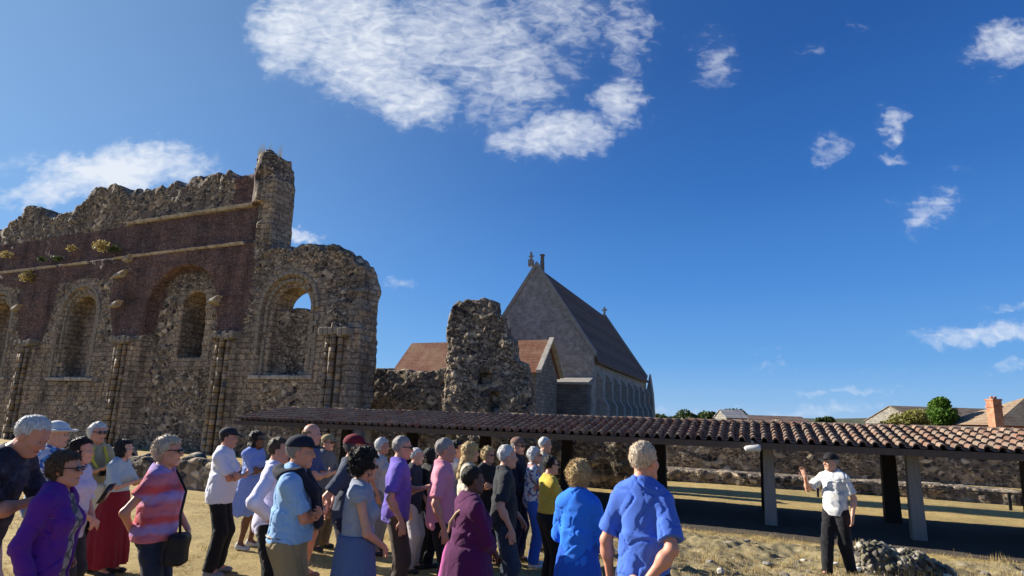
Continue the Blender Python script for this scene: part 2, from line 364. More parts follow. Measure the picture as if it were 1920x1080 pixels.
    c = m.mix(1., c, (.97, .935, .895, 1), 'MULTIPLY'); m.col(c)
    hb = m.mix(zb, m.mix(mask, m.ramp(ve.outputs['Distance'], [(0, g3(0)), (.35, g3(1))]), m.ramp(ve2.outputs['Distance'], [(0, g3(0)), (.3, g3(.8))])), m.math('SUBTRACT', 1., br.outputs['Fac']))
    hb = m.mix(za, hb, m.math('SUBTRACT', 1., ash.outputs['Fac']))
    hb = m.mix(.35, hb, m.noise(o, 14, 5, .7).outputs['Fac'])
    m.bump(hb, .9, .06); m.rough(.95); return m.m
def stone(name, c1, c2, sc=3, bw=.6, rh=.3, mortar=(.12, .11, .1), brick=True, bump=.5):
    m = Mat(name); o = m.obj(); s = m.nd('ShaderNodeSeparateXYZ', {0: o})
    f = m.nd('ShaderNodeCombineXYZ', {0: m.math('ADD', s.outputs[0], s.outputs[1]), 1: s.outputs[2]}).outputs[0]
    n = m.noise(o, sc, 7, .68).outputs['Fac']
    if brick:
        f = m.nd('ShaderNodeVectorMath', {0: f, 1: m.nd('ShaderNodeVectorMath', {0: m.noise(o, 2).outputs['Color'], 'Scale': .06}, operation='SCALE').outputs[0]}, operation='ADD').outputs[0]
        b = m.nd('ShaderNodeTexBrick', {'Vector': f, 'Color1': c1, 'Color2': c2, 'Mortar': mortar, 'Scale': 1., 'Mortar Size': rh*.09, 'Mortar Smooth': .3, 'Brick Width': bw, 'Row Height': rh})
        c = b.outputs['Color']; h = m.math('SUBTRACT', 1., b.outputs['Fac'])
    else: c = m.ramp(n, [(.3, c1), (.7, c2)]); h = n
    c = m.mix(1., c, m.ramp(n, [(.28, g3(.5)), (.65, g3(1.15))]), 'MULTIPLY')
    m.col(c).bump(m.mix(.5, h, m.noise(o, sc*6, 5, .7).outputs['Fac']), bump, .03); m.rough(.92); return m.m
def rooftile(name, c1, c2, c3, bw=.25, rh=.28):
    m = Mat(name); o = m.obj(); s = m.nd('ShaderNodeSeparateXYZ', {0: o})
    f = m.nd('ShaderNodeCombineXYZ', {0: s.outputs[0], 1: s.outputs[2]}).outputs[0]
    b = m.nd('ShaderNodeTexBrick', {'Vector': f, 'Color1': c1, 'Color2': c2, 'Mortar': sc3(c2, .4), 'Scale': 1., 'Mortar Size': .02, 'Brick Width': bw, 'Row Height': rh})
    n = m.noise(o, .9, 7, .7).outputs['Fac']
    c = m.mix(m.ramp(n, [(.42, g3(0)), (.62, g3(.85))]), b.outputs['Color'], c3)
    c = m.mix(1., c, m.ramp(m.noise(o, 6, 4, .7).outputs['Fac'], [(.3, g3(.65)), (.7, g3(1.2))]), 'MULTIPLY')
    m.col(c).bump(m.math('SUBTRACT', 1., b.outputs['Fac']), .5, .04); return m.m
def plain(name, c, r=.6, metal=0, var=.15, sc=12, spec=.3):
    m = Mat(name); o = m.obj()
    n = m.noise(o, sc, 5, .6).outputs['Fac']
    m.col(m.mix(1., m.mix(0., c, c), m.ramp(n, [(.3, g3(1-var)), (.7, g3(1+var*.5))]), 'MULTIPLY')); m.rough(r); m.b.inputs['Metallic'].default_value = metal
    m.b.inputs['Specular IOR Level'].default_value = spec; return m.m
def wood(name, c):
    m = Mat(name); o = m.obj(); n = m.noise(m.mp(o, (14, 14, 1.2)), 1.5, 6, .65, .4).outputs['Fac']
    m.col(m.mix(n, sc3(c, .55), sc3(c, 1.35))).bump(n, .5, .01).rough(.85); return m.m
def leafmat(name, c1, c2):
    m = Mat(name); o = m.obj(); i = m.nd('ShaderNodeNewGeometry').outputs['Random Per Island']
    n = m.noise(o, 1.3, 3).outputs['Fac']
    m.col(m.mix(m.mix(.5, i, n), c1, c2)).rough(.6)
    tr = m.nd('ShaderNodeBsdfTranslucent', {0: m.mix(.5, c1, c2)}); mx = m.nd('ShaderNodeMixShader', {0: .3}); m.L.new(m.b.outputs[0], mx.inputs[1]); m.L.new(tr.outputs[0], mx.inputs[2])
    m.L.new(mx.outputs[0], m.N['Material Output'].inputs[0]); return m.m
def ground_mat():
    m = Mat('dry_grass_ground'); o = m.obj()
    n1 = m.noise(o, .35, 6, .6).outputs['Fac']; n2 = m.noise(o, 3, 8, .72).outputs['Fac']; n3 = m.noise(m.mp(o, (1, 1.6, 1)), 28, 5, .75).outputs['Fac']
    c = m.ramp(n2, [(.25, (.24, .165, .06)), (.45, (.47, .335, .12)), (.62, (.58, .43, .175)), (.8, (.64, .50, .24))])
    c = m.mix(m.ramp(n1, [(.45, g3(0)), (.65, g3(.45))]), c, (.2, .18, .075))
    c = m.mix(m.ramp(n3, [(.4, g3(.55)), (.6, g3(0))]), c, (.14, .10, .05))
    # rough stony strip
    ru = m.ramp(m.math('ADD', m.attr('rough'), m.math('MULTIPLY', m.math('SUBTRACT', n2, .5), 1.1)), [(.4, g3(0)), (.6, g3(1))])
    v = m.vor(m.mp(o, (7, 7, 7)), 1); cc = m.nd('ShaderNodeSeparateColor', {0: v.outputs['Color']}).outputs[0]
    rc = m.ramp(cc, [(0, (.07, .06, .04)), (.5, (.15, .13, .08)), (.8, (.25, .21, .13)), (1, (.4, .36, .28))])
    rc = m.mix(m.ramp(n2, [(.36, g3(0)), (.5, g3(.9))]), rc, (.27, .22, .115))
    c = m.mix(ru, c, rc); c = m.mix(m.attr('roof_shade'), c, m.mix(n2, (.045, .037, .03), (.105, .085, .065))); m.col(c)
    h = m.mix(.5, n3, m.mix(m.math('MULTIPLY', ru, .25), n2, m.math('SUBTRACT', 1., v.outputs['Distance'])))
    m.bump(h, .8, .05); m.rough(.95); return m.m
def cloth(name, c, kind='plain', c2=None, c3=None, rough=.85):
    key = (name, c, kind)
    m = Mat(name); o = m.obj(); c2 = c2 or sc3(c, .6); c3 = c3 or c
    f = m.noise(m.mp(o, (1, 1, .5)), 9, 4, .6, .6).outputs['Fac']; base = c
    if kind == 'plain': base = m.mix(m.noise(o, 30, 3).outputs['Fac'], sc3(c, .92), sc3(c, 1.06))
    elif kind == 'print':
        v = m.vor(o, 26); cc = m.nd('ShaderNodeSeparateColor', {0: v.outputs['Color']}).outputs[0]; base = m.ramp(cc, [(0, c), (.5, c), (.52, c2), (.78, c2), (.8, c3)], 'CONSTANT')
    elif kind == 'splash':
        n = m.noise(o, 11, 3, .5, .8).outputs['Fac']; base = m.ramp(n, [(0, c), (.44, c), (.5, c2), (.58, c2), (.64, c3)])
    elif kind == 'stripe':
        z = m.nd('ShaderNodeSeparateXYZ', {0: o}).outputs[2]; zz = m.math('ADD', m.math('MULTIPLY', z, 4.2), m.math('MULTIPLY', m.noise(o, 5, 2).outputs['Fac'], .5))
        t = m.math('FRACT', zz); base = m.ramp(t, [(0, c), (.3, c), (.42, c2), (.6, c2), (.75, c3), (.9, c3), (1, c)])
    elif kind == 'side':                      # sunlit back painted as a lighter second colour of the cloth
        x = m.nd('ShaderNodeSeparateXYZ', {0: o}); t = m.math('ADD', m.math('ADD', x.outputs[1], m.math('MULTIPLY', x.outputs[0], .6)), m.math('MULTIPLY', m.noise(o, 4, 2).outputs['Fac'], .08)); base = m.ramp(m.math('ADD', t, .5), [(.29, c2), (.34, c)])
    elif kind == 'check':
        ch = m.nd('ShaderNodeTexChecker', {0: m.mp(o, (1, .02, 1)), 'Scale': 40.}); m.put(ch.inputs[1], c+(1,)); m.put(ch.inputs[2], c2+(1,)); base = ch.outputs[0]
    wv = m.nd('ShaderNodeTexWave', {'Vector': o, 'Scale': 90., 'Distortion': 1.}, wave_type='BANDS').outputs['Fac']
    m.col(base).bump(m.mix(.12, f, wv), .42, .03).rough(rough)
    m.b.inputs['Sheen Weight'].default_value = .08
    return m.m
def skin(c):
    k = ('skin', c)
    if k in _M: return _M[k]
    m = Mat('skin'); o = m.obj(); n = m.noise(o, 14, 4).outputs['Fac']
    m.col(m.mix(m.ramp(n, [(.35, g3(0)), (.7, g3(1))]), sc3(c, .86), (min(1, c[0]*1.1), c[1]*.95, c[2]*.92))).rough(.5)
    m.b.inputs['Subsurface Weight'].default_value = .08; m.b.inputs['Subsurface Radius'].default_value = (.012, .004, .002); m.b.inputs['Subsurface Scale'].default_value = 1
    m.bump(m.noise(o, 120, 2).outputs['Fac'], .1, .004); _M[k] = m.m; return m.m
def hairmat(c):
    k = ('hair', c)
    if k in _M: return _M[k]
    m = Mat('hair'); o = m.obj(); n = m.noise(m.mp(o, (60, 60, 9)), 2, 4, .6, .5).outputs['Fac']
    m.col(m.mix(m.ramp(n, [(.3, g3(0)), (.7, g3(1))]), sc3(c, .5), sc3(c, 1.35))).bump(n, 1., .025).rough(.55); m.b.inputs['Specular IOR Level'].default_value = .35; _M[k] = m.m; return m.m
MAS = masonry()
SHAFT = stone('shaft_stone', (.36, .29, .205), (.21, .17, .125), 2.5, 3, .34, (.1, .08, .06))
ARCHST = stone('arch_stone', (.40, .345, .26), (.19, .165, .13), 5, 3, .3, brick=False)
LEDGE = stone('ledge_stone', (.34, .30, .25), (.46, .41, .34), 3, brick=False)
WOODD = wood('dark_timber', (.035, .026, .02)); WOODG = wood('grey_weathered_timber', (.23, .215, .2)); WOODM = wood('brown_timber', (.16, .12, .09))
# ------------------------------------------------------------------ ground
def ground():
    def axis(lo, hi, dl, dh, fac=1.22, step=.055):
        a = list(np.arange(dl, dh, step)); s = step
        while a[-1] < hi: s *= fac; a.append(a[-1]+s)
        s = step; b = []; x = dl
        while x > lo: s *= fac; x -= s; b.append(x)
        return np.array(b[::-1]+a)
    xs = axis(-900, 900, -8.5, 12.5); ys = axis(-300, 1500, 4.2, 17.5)
    X, Y = np.meshgrid(xs, ys, indexing='ij'); Z = zg(X, Y)
    c = X*NV[0]+Y*NV[1]
    rough = sstep(X, -.5, 1.2)*sstep(c, 5.0, 6.4)*(1-sstep(c, 13.2, 14.5))
    Z = Z+.012*vnoise(X*11, Y*11)
    far = sstep(Y, 60, 400); Z = Z*(1-far)-.6*far
    nx, ny = X.shape; I = np.arange(nx*ny).reshape(nx, ny)
    Q = np.stack([I[:-1, :-1], I[1:, :-1], I[1:, 1:], I[:-1, 1:]], -1).reshape(-1, 4)
    me = mesh_np('ground', np.stack([X, Y, Z], -1).reshape(-1, 3), Q)
    roof_shade = sstep(c+.25*vnoise(X*2.5, Y*2.5), 14.1, 14.4)*(1-sstep(c+.3*vnoise(X*2.5, Y*2.5), 19.3, 19.6))*sstep(X*DV[0]+Y*DV[1], -17.5, -17)  # roof shadow deepened in the ground colour, as dark bare earth
    a2 = me.attributes.new('roof_shade', 'FLOAT', 'POINT'); a2.data.foreach_set('value', roof_shade.ravel().astype(np.float32))
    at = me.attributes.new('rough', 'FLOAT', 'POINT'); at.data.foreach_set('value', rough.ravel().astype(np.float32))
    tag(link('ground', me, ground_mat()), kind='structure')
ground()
# ------------------------------------------------------------------ the great ruined wall
def zones(me, V, fb, fa):
    for n, f in (('brick', fb), ('ashlar', fa)):
        a = me.attributes.new(n, 'FLOAT', 'POINT'); a.data.foreach_set('value', f(V[:, 0], V[:, 1], V[:, 2]).astype(np.float32))
WIN = [(-48.6, 1.25, 7.5, 3.6), (-39.3, 1.25, 7.45, 3.6), (-29.6, .95, 7.6, 4.7), (-21.95, 1.22, 7.05, 3.75)]   # centre, half width, spring, sill
CLU = [-43.9, -34.2, -25.9, -18.5]
def nave_wall():
    C0 = 22.0; T = 1.55
    root = empty('ruined_abbey_wall', ABM)
    tag(root, 'long ruined abbey wall of flint, dark brick and tan stone with arched windows and a tall turret stub', 'ruin')
    op = [onc(x, y, C0) for x, y in [(0, 425), (30, 402), (42, 386), (62, 383), (82, 400), (100, 403), (125, 396), (150, 370), (175, 349), (212, 344), (235, 354), (262, 354), (290, 346), (330, 339), (362, 326), (400, 326), (430, 318), (450, 325), (468, 325), (474, 300), (484, 286), (497, 279), (508, 284), (514, 300), (514, 330)]]
    op = [(-62, 13.8), (-56, 14.2)]+op
    low = [onc(x, y, C0) for x, y in [(545, 462), (600, 457), (628, 462), (645, 466), (655, 476), (664, 492)]]
    op = op+[(op[-1][0]+.12, 14.4), (op[-1][0]-.1, 12.0), (op[-1][0]+.0, 10.75)]
    op[-2] = (op[-3][0]+.06, 12.6); op[-1] = (op[-3][0]+.12, 10.7)
    pts = op+low; ps = np.array([p[0] for p in pts]); pz = np.array([p[1] for p in pts])
    hs, hc, hz = .085, .085, .075
    s = np.arange(-61, -15.0, hs).astype(np.float32); c = np.arange(C0-.7, C0+T+1.9, hc).astype(np.float32); z = np.arange(-1.0, 17.2, hz).astype(np.float32)
    S2, Z2 = np.meshgrid(s, z, indexing='ij')
    top = np.interp(s, ps, pz)+.22*vnoise(s*1.7, 3.)+.25*vnoise(s*4.1, 8.)
    # front surface depth as a function of s, z
    front = np.full(S2.shape, C0, np.float32)
    up = (Z2 > 11.0) & (S2 < -24.9); front[up] += .28
    cv, ce_ = cells2(S2*2.1+.5*vnoise(S2, Z2), Z2*3.0+.4*vnoise(S2, Z2, 9.)); w2 = worley2(S2*5.3, Z2*6.6+4)
    rub = .09*(cv-.5)*sstep(ce_, 0, .22)+.03*(1-sstep(ce_, 0, .2))+.02*(w2-.4)
    brickz = BR(S2, Z2); ashz = AS(S2, Z2)
    calm = np.clip(1-.6*np.maximum(brickz, ashz), .25, 1)
    front += rub*calm+.16*vnoise(S2*.5, Z2*.5, 2.)+.07*vnoise(S2*1.6, Z2*1.6)
    # ruined core at the right end, deep scars
    scar = sstep(S2, -20.9, -18.6)*sstep(Z2, 6.3, 8.2); front += scar*(.5*np.abs(vnoise(S2*1.3, Z2*1.6, 4.))+.25)
    # big relieving recess round the third window
    def arch(sc, hw, spr, sill):
        d = np.where(Z2 > spr, np.hypot(S2-sc, Z2-spr)-hw, np.abs(S2-sc)-hw); return np.maximum(d, sill-Z2)
    rec = arch(-30.0, 3.0, 7.0, -2); front += .55*sstep(-rec, -.08, .12)
    for i in (0, 1, 3):                          # blind niche below and first order of each window
        q = WIN[i]; front += .22*sstep(-arch(q[0], q[1]+.55, q[2], q[3]-.3), -.05, .08)
    # flat pilasters behind the shafts
    for cs in CLU: front -= .22*sstep(.95-np.abs(S2-cs), 0, .1)*sstep(5.6-Z2, 0, .12)
    F = np.maximum(front[:, None, :]-c[None, :, None], c[None, :, None]-(C0+T)-1.35*sstep(3.0-np.abs(S2+29.6), 0, .2)[:, None, :]*sstep(9.3-Z2, 0, .2)[:, None, :]-.1*vnoise(S2*1.5, Z2*1.5)[:, None, :])
    N3 = vnoise(s[:, None, None]*1.9, c[None, :, None]*1.9, z[None, None, :]*1.9)
    F = np.maximum(F, (z[None, None, :]-top[:, None, None])*.8+.5*N3)
    endp = -17.35+np.interp(z, [-1, 2, 5, 8, 9.4, 10.6], [.1, 0., 0., -.05, -.35, -1.3])
    F = np.maximum(F, s[:, None, None]-endp[None, None, :]+.28*N3+.12*vnoise(s[:, None, None]*5, c[None, :, None]*5, z[None, None, :]*5))
    for i, q in enumerate(WIN):
        a = arch(*q)[:, None, :]
        blk = np.full(F.shape, 9., np.float32)
        cc = c[None, :, None]; zz = z[None, None, :]
        if i == 3:
            ft = 7.15+.3*vnoise(s*2.0, 1.)[:, None, None]; blk = np.maximum(np.abs(cc-(C0+.85)-.1*rub[:, None, :])-.22, zz-ft)
            hole = np.hypot(s[:, None, None]+20.95, (zz-4.35)*.55)-.2; blk = np.maximum(blk, -hole)
        elif i == 2: blk = np.maximum(np.abs(cc-(C0+2.45))-.2, zz-8.3); hole = np.hypot(s[:, None, None]+29.45, (zz-6.8)*.45)-.13; blk = np.maximum(blk, -hole)
        else: blk = np.maximum(C0+1.15+.5*rub[:, None, :]-cc, -99)
        F = np.maximum(F, np.minimum(-a+.05*N3, blk)*1.0)
    # turret stub swells out
    tur = np.hypot((s[:, None, None]+24.85)*1.0, (c[None, :, None]-(C0+.7))*.95)-(.86+.2*N3)
    tz = np.maximum(tur, np.maximum(z[None, None, :]-16.25+1.2*(np.hypot(s+24.85, 0)/1.2)[:, None, None]**2*.5, 13.2-z[None, None, :]))
    F = np.minimum(F, tz)
    F[:, :, 0] = 1; F[0] = 1; F[-1] = 1; F[:, 0] = 1; F[:, -1] = 1
    V, Q = surfnets(F.astype(np.float32), (s[0], c[0], z[0]), (hs, hc, hz))
    me = mesh_np('masonry', V, Q)
    zones(me, V, lambda a, b, d: BR(a, d), lambda a, b, d: np.maximum(AS(a, d), ((a > -18.0+.0*d) & (d < 9.5))*.9+((a > -24.55) & (d > 10.9) & (d < 14.6))*1.+((b > 22.35) & (d > 4) & (d < 8.7) & (((a > -31) & (a < -28)) | ((a > -41) & (a < -38)) | ((a > -50.2) & (a < -47.2))))*1.2))
    link('masonry', me, MAS, root)
    # window surrounds: voussoir rings and jambs
    for i, q in enumerate(WIN):
        if i == 2: continue
        rmb = MB(); rnd = random.Random(i+5)
        for (rr, dep, wd) in ((q[1]+.72, .22, .24), (q[1]+.36, .04, .2)):
            nn = 17
            for k in range(nn):
                a0 = math.pi*k/nn; a1 = math.pi*(k+.92)/nn; e = rnd.uniform(-.03, .03)
                if rnd.random() < .05: continue
                p = []
                for yy in (C0-dep*.8+e+.12, C0+.36):
                    for (aa, r_) in ((a0, rr-wd/2), (a1, rr-wd/2), (a1, rr+wd/2+e), (a0, rr+wd/2+e)): p.append((q[0]+r_*math.cos(aa), yy, q[2]+r_*math.sin(aa)))
                rmb.hexa(p)
            for sg in (-1, 1):
                zz = q[3]-.1
                while zz < q[2]-.05:
                    h = rnd.uniform(.26, .4); e = rnd.uniform(-.04, .04)
                    if rnd.random() > .12:
                        x0 = q[0]+sg*(rr-wd/2); x1 = q[0]+sg*(rr+wd/2+e); rmb.box(min(x0, x1), max(x0, x1), C0-dep*.8+.12+e*.6, C0+.36, zz, min(zz+h-.02, q[2]-.01))
                    zz += h
        rmb.build('window_surround', ARCHST, root, bevel=.03)
        mb = MB(); xx = q[0]-q[1]-.9
        while xx < q[0]+q[1]+.8:
            ww = rnd.uniform(.5, .9)
            if rnd.random() > .15: mb.box(xx, xx+ww-.02, C0-.14+rnd.uniform(-.03, .03), C0+.4, q[3]-.32, q[3]-.12+rnd.uniform(-.03, .02))
            xx += ww
        mb.build('window_sill', LEDGE, root, bevel=.03)
    # clustered shafts with capitals
    for j, cs in enumerate(CLU):
        for k, off in enumerate((-.4, 0, .4)):
            mb = MB(); rnd = random.Random(j*7+k); zz = -.8; topz = (5.55, 5.5, 5.45, 5.9)[j]-rnd.uniform(0, .3)
            pts = []; rad = []
            while zz < topz:
                h = rnd.uniform(.42, .75); r_ = (.125 if k != 1 else .15)+rnd.uniform(-.008, .008); ox, oy = rnd.uniform(-.012, .012), rnd.uniform(-.012, .012)
                for (q1, rr) in ((.0, r_*.93), (.012, r_), (h-.012, r_), (h, r_*.93)): pts.append((cs+off+ox, C0-.31-(.08 if k == 1 else 0)+oy, zz+q1)); rad.append(rr)
                zz += h+.001
            mb.tube(pts, rad, 14); mb.build('shaft', SHAFT, root, smooth=True)
        cp = MB(); t0 = 5.55
        for k in range(6):
            r2 = random.Random(j*11+k); x0 = cs-.85+k*.29
            cp.box(x0, x0+.27, C0-.48-r2.uniform(0, .12), C0+.1, t0+r2.uniform(-.1, .05), t0+.32+r2.uniform(-.12, .1))
        cp.build('capital', ARCHST, root, bevel=.04)
    # string courses, broken here and there
    def course(s0, s1, zc, name, th=.17, dep=.2, miss=.12, seed=1):
        mb = MB(); r2 = random.Random(seed); x = s0
        while x < s1:
            w_ = r2.uniform(.5, 1.1)
            if r2.random() > miss:
                e = r2.uniform(-.025, .025); y0 = C0-dep+e
                mb.hexa([(x, y0+.1, zc-th), (x+w_-.015, y0+.1, zc-th), (x+w_-.015, C0+.4, zc-th), (x, C0+.4, zc-th), (x, y0, zc+e), (x+w_-.015, y0, zc+e), (x+w_-.015, C0+.4, zc+e+.07), (x, C0+.4, zc+e+.07)])
            x += w_
        mb.build(name, LEDGE, root, bevel=.025)
    course(-36.5, -25.6, 11.0, 'string_course', .13, .2, .03, 2); course(-60, -39.4, 10.95, 'string_course', .14, .18, .25, 3)
    course(-36.8, -26.4, 13.35, 'string_course', .16, -.02, .12, 4)
    # projecting springers left from the lost vault
    for (px, py, w_) in ((27, 575, .9), (213, 568, .9), (398, 560, .9), (222, 512, 1.2), (236, 482, .7)):
        s1, z1 = onc(px, py, C0-.3); mb = MB(); r2 = random.Random(px)
        mb.hexa([(s1-w_*.5, C0-.35, z1-.22), (s1+w_*.1, C0-.38, z1-.16), (s1+w_*.3, C0+.35, z1-.24), (s1-w_*.5, C0+.3, z1-.3), (s1-w_*.35, C0-.3, z1-.02), (s1+w_*.55, C0-.38, z1+.2), (s1+w_*.5, C0+.3, z1+.22), (s1-w_*.3, C0+.3, z1+.05)])
        mb.build('springer_stone', LEDGE, root, bevel=.05)
    # little broken pinnacle on the lower wall
    F = Field(); sx_, z_ = onc(490, 462, C0); F.ell((sx_, C0+.35, z_+.1), (.42, .4, .55), .1).ell((sx_+.1, C0+.4, z_-.5), (.6, .45, .5), .1)
    F.post.append(lambda F_, X, Y, Z: F_+.22*vnoise(X*3, Y*3, Z*3)); V, Q = F.mesh(.06); me = mesh_np('pinnacle', V, Q); link('pinnacle', me, MAS, root)
    return root
def BR(s, z):                                 # where the wall is brick
    b = np.zeros(np.broadcast(s, z).shape, np.float32)
    b = np.maximum(b, sstep(z, 9.4, 10.0)*(1-sstep(z, 12.9, 13.4))*(s < -24.9))
    for cs in CLU[:3]: b = np.maximum(b, sstep(2.35-np.abs(s-cs+.1)-np.maximum(0, 8.-z)*.35, 0, .5)*sstep(z, 5.8, 6.2)*(1-sstep(z, 10, 10.5))*.95)
    b = np.maximum(b, ((np.hypot(s+30., z-7.) < 4.0) & (np.hypot(s+30., z-7.) > 2.9) & (z > 6.5))*.9)
    b = np.maximum(b, sstep(s, -27.6, -27.0)*(1-sstep(s, -25.2, -24.8))*sstep(z, 11, 11.5)*(1-sstep(z, 15.3, 15.9))*.85)
    b = b*(1-sstep(s, -25.2, -24.3)*(1-sstep(z, 10.6, 11.)))
    return b
def AS(s, z):                                 # where it is dressed tan stone
    a = np.zeros(np.broadcast(s, z).shape, np.float32)
    for i in (0, 1, 3):
        q = WIN[i]; d = np.where(z > q[2], np.hypot(s-q[0], z-q[2]), np.abs(s-q[0])); a = np.maximum(a, sstep(-d, -(q[1]+1.5), -(q[1]+.9))*(d > q[1]-.05)*sstep(z, 1.5, 3))
    for cs in CLU: a = np.maximum(a, sstep(1.9-np.abs(s-cs), 0, .6)*(1-sstep(z, 5.6, 6.1)))
    a = np.maximum(a, sstep(s, -47.5, -46)*(1-sstep(s, -36, -34))*(1-sstep(z, 5.4, 6.2))*.55)
    a = np.maximum(a, sstep(s, -18.2, -17.8)*(1-sstep(z, 8.4, 9.2))*.7)
    return a
nave_wall()
def rubble_wall(name, label, c0, th, prof, z0, h=.09, seed=0, s_noise=.3, hole=None, cat='ruin', rag=1.):
    """an irregular flint wall in abbey axes: prof = [(s, top z)...]"""
    root = None
    ps = np.array([p[0] for p in prof]); pz = np.array([p[1] for p in prof])
    s = np.arange(ps[0]-.5, ps[-1]+.5, h).astype(np.float32); c = np.arange(c0-.5, c0+th+.5, h).astype(np.float32); z = np.arange(z0, pz.max()+.6, h).astype(np.float32)
    S2, Z2 = np.meshgrid(s, z, indexing='ij'); cv, ce_ = cells2(S2*2.8+seed, Z2*3.6); w2 = worley2(S2*6+seed, Z2*7)
    fr = c0+.09*(cv-.5)*sstep(ce_, 0, .2)+.03*(1-sstep(ce_, 0, .2))+.02*(w2-.4)+.2*vnoise(S2*.7+seed, Z2*.7)
    top = np.interp(s, ps, pz)+rag*(.2*vnoise(s*1.6+seed, 2.)+.25*vnoise(s*4+seed, 7.))
    N3 = vnoise(s[:, None, None]*2+seed, c[None, :, None]*2, z[None, None, :]*2)
    F = np.maximum(fr[:, None, :]-c[None, :, None], c[None, :, None]-c0-th+.15*N3)
    F = np.maximum(F, (z[None, None, :]-top[:, None, None])*.8+.3*rag*N3)
    F = np.maximum(F, np.maximum(ps[0]-s, s-ps[-1])[:, None, None]+s_noise*N3)
    if hole:
        for (hs, hz, hw, hh) in hole: F = np.maximum(F, -np.maximum(np.maximum(np.abs(s-hs)[:, None, None]-hw, np.abs(z-hz)[None, None, :]-hh), c[None, :, None]-c0-.5))
    F[:, :, 0] = 1; F[0] = 1; F[-1] = 1; F[:, 0] = 1; F[:, -1] = 1
    V, Q = surfnets(F.astype(np.float32), (s[0], c[0], z[0]), (h, h, h)); me = mesh_np(name, V, Q)
    zones(me, V, lambda a, b, d: 0*a+.12, lambda a, b, d: 0*a+.16)
    o = link(name, me, MAS); o.matrix_world = ABM
    tag(o, label, cat); return o
rubble_wall('ruined_wall_stump', 'tall broken flint stump in front of the gabled church, small hollow near its foot', 27, .9,
            [(-15.35, 7.4), (-15.2, 7.75), (-14.6, 8.15), (-13.4, 8.2), (-12.55, 8.05), (-12.4, 7.4), (-11.95, 7.2), (-11.8, 6.1), (-11.4, 5.9), (-11.25, 4.9), (-10.75, 4.7), (-10.5, 3.9), (-10.2, 2.2), (-10.0, 1.5)], -.9, seed=3, hole=[(-12.9, 3.9, .4, .28), (-12.3, 2.6, .3, .6)], rag=.9, h=.075)
rubble_wall('low_ruined_wall', 'low dark flint wall joining the big ruin to the tall stump, below the red roof', 27.2, 1.0,
            [(-21.5, 4.6), (-18.5, 4.35), (-17, 4.2), (-15.1, 4.5)], -.9, seed=9, rag=.5)
rubble_wall('foundation_wall', 'waist-high grey rubble foundation at the foot of the big ruin, behind the people on the left', 11.8, .8,
            [(-22, .45), (-17, .3), (-14, .42), (-12.4, .15), (-11.2, .3), (-9.5, -.05), (-8.8, -.3)], -.9, seed=14)
rubble_wall('cloister_wall', 'dark flint wall standing inside the tiled shelter, left of the middle', 20.6, .6,
            [(-15.5, 1.35), (-12, 1.4), (-8, 1.3), (-5, 1.38), (-3.2, 1.3)], -.9, seed=21)
pw = rubble_wall('precinct_wall', 'long shaded flint boundary wall beyond the dry lawn, seen under the tiled roof', 33, .6,
            [(-6, 1.5), (-2, 1.7), (1, 2.1), (4, 1.8), (8, 1.9), (12, 2.0), (17, 1.9), (22, 2.1)], -.9, h=.12, seed=31, cat='wall')
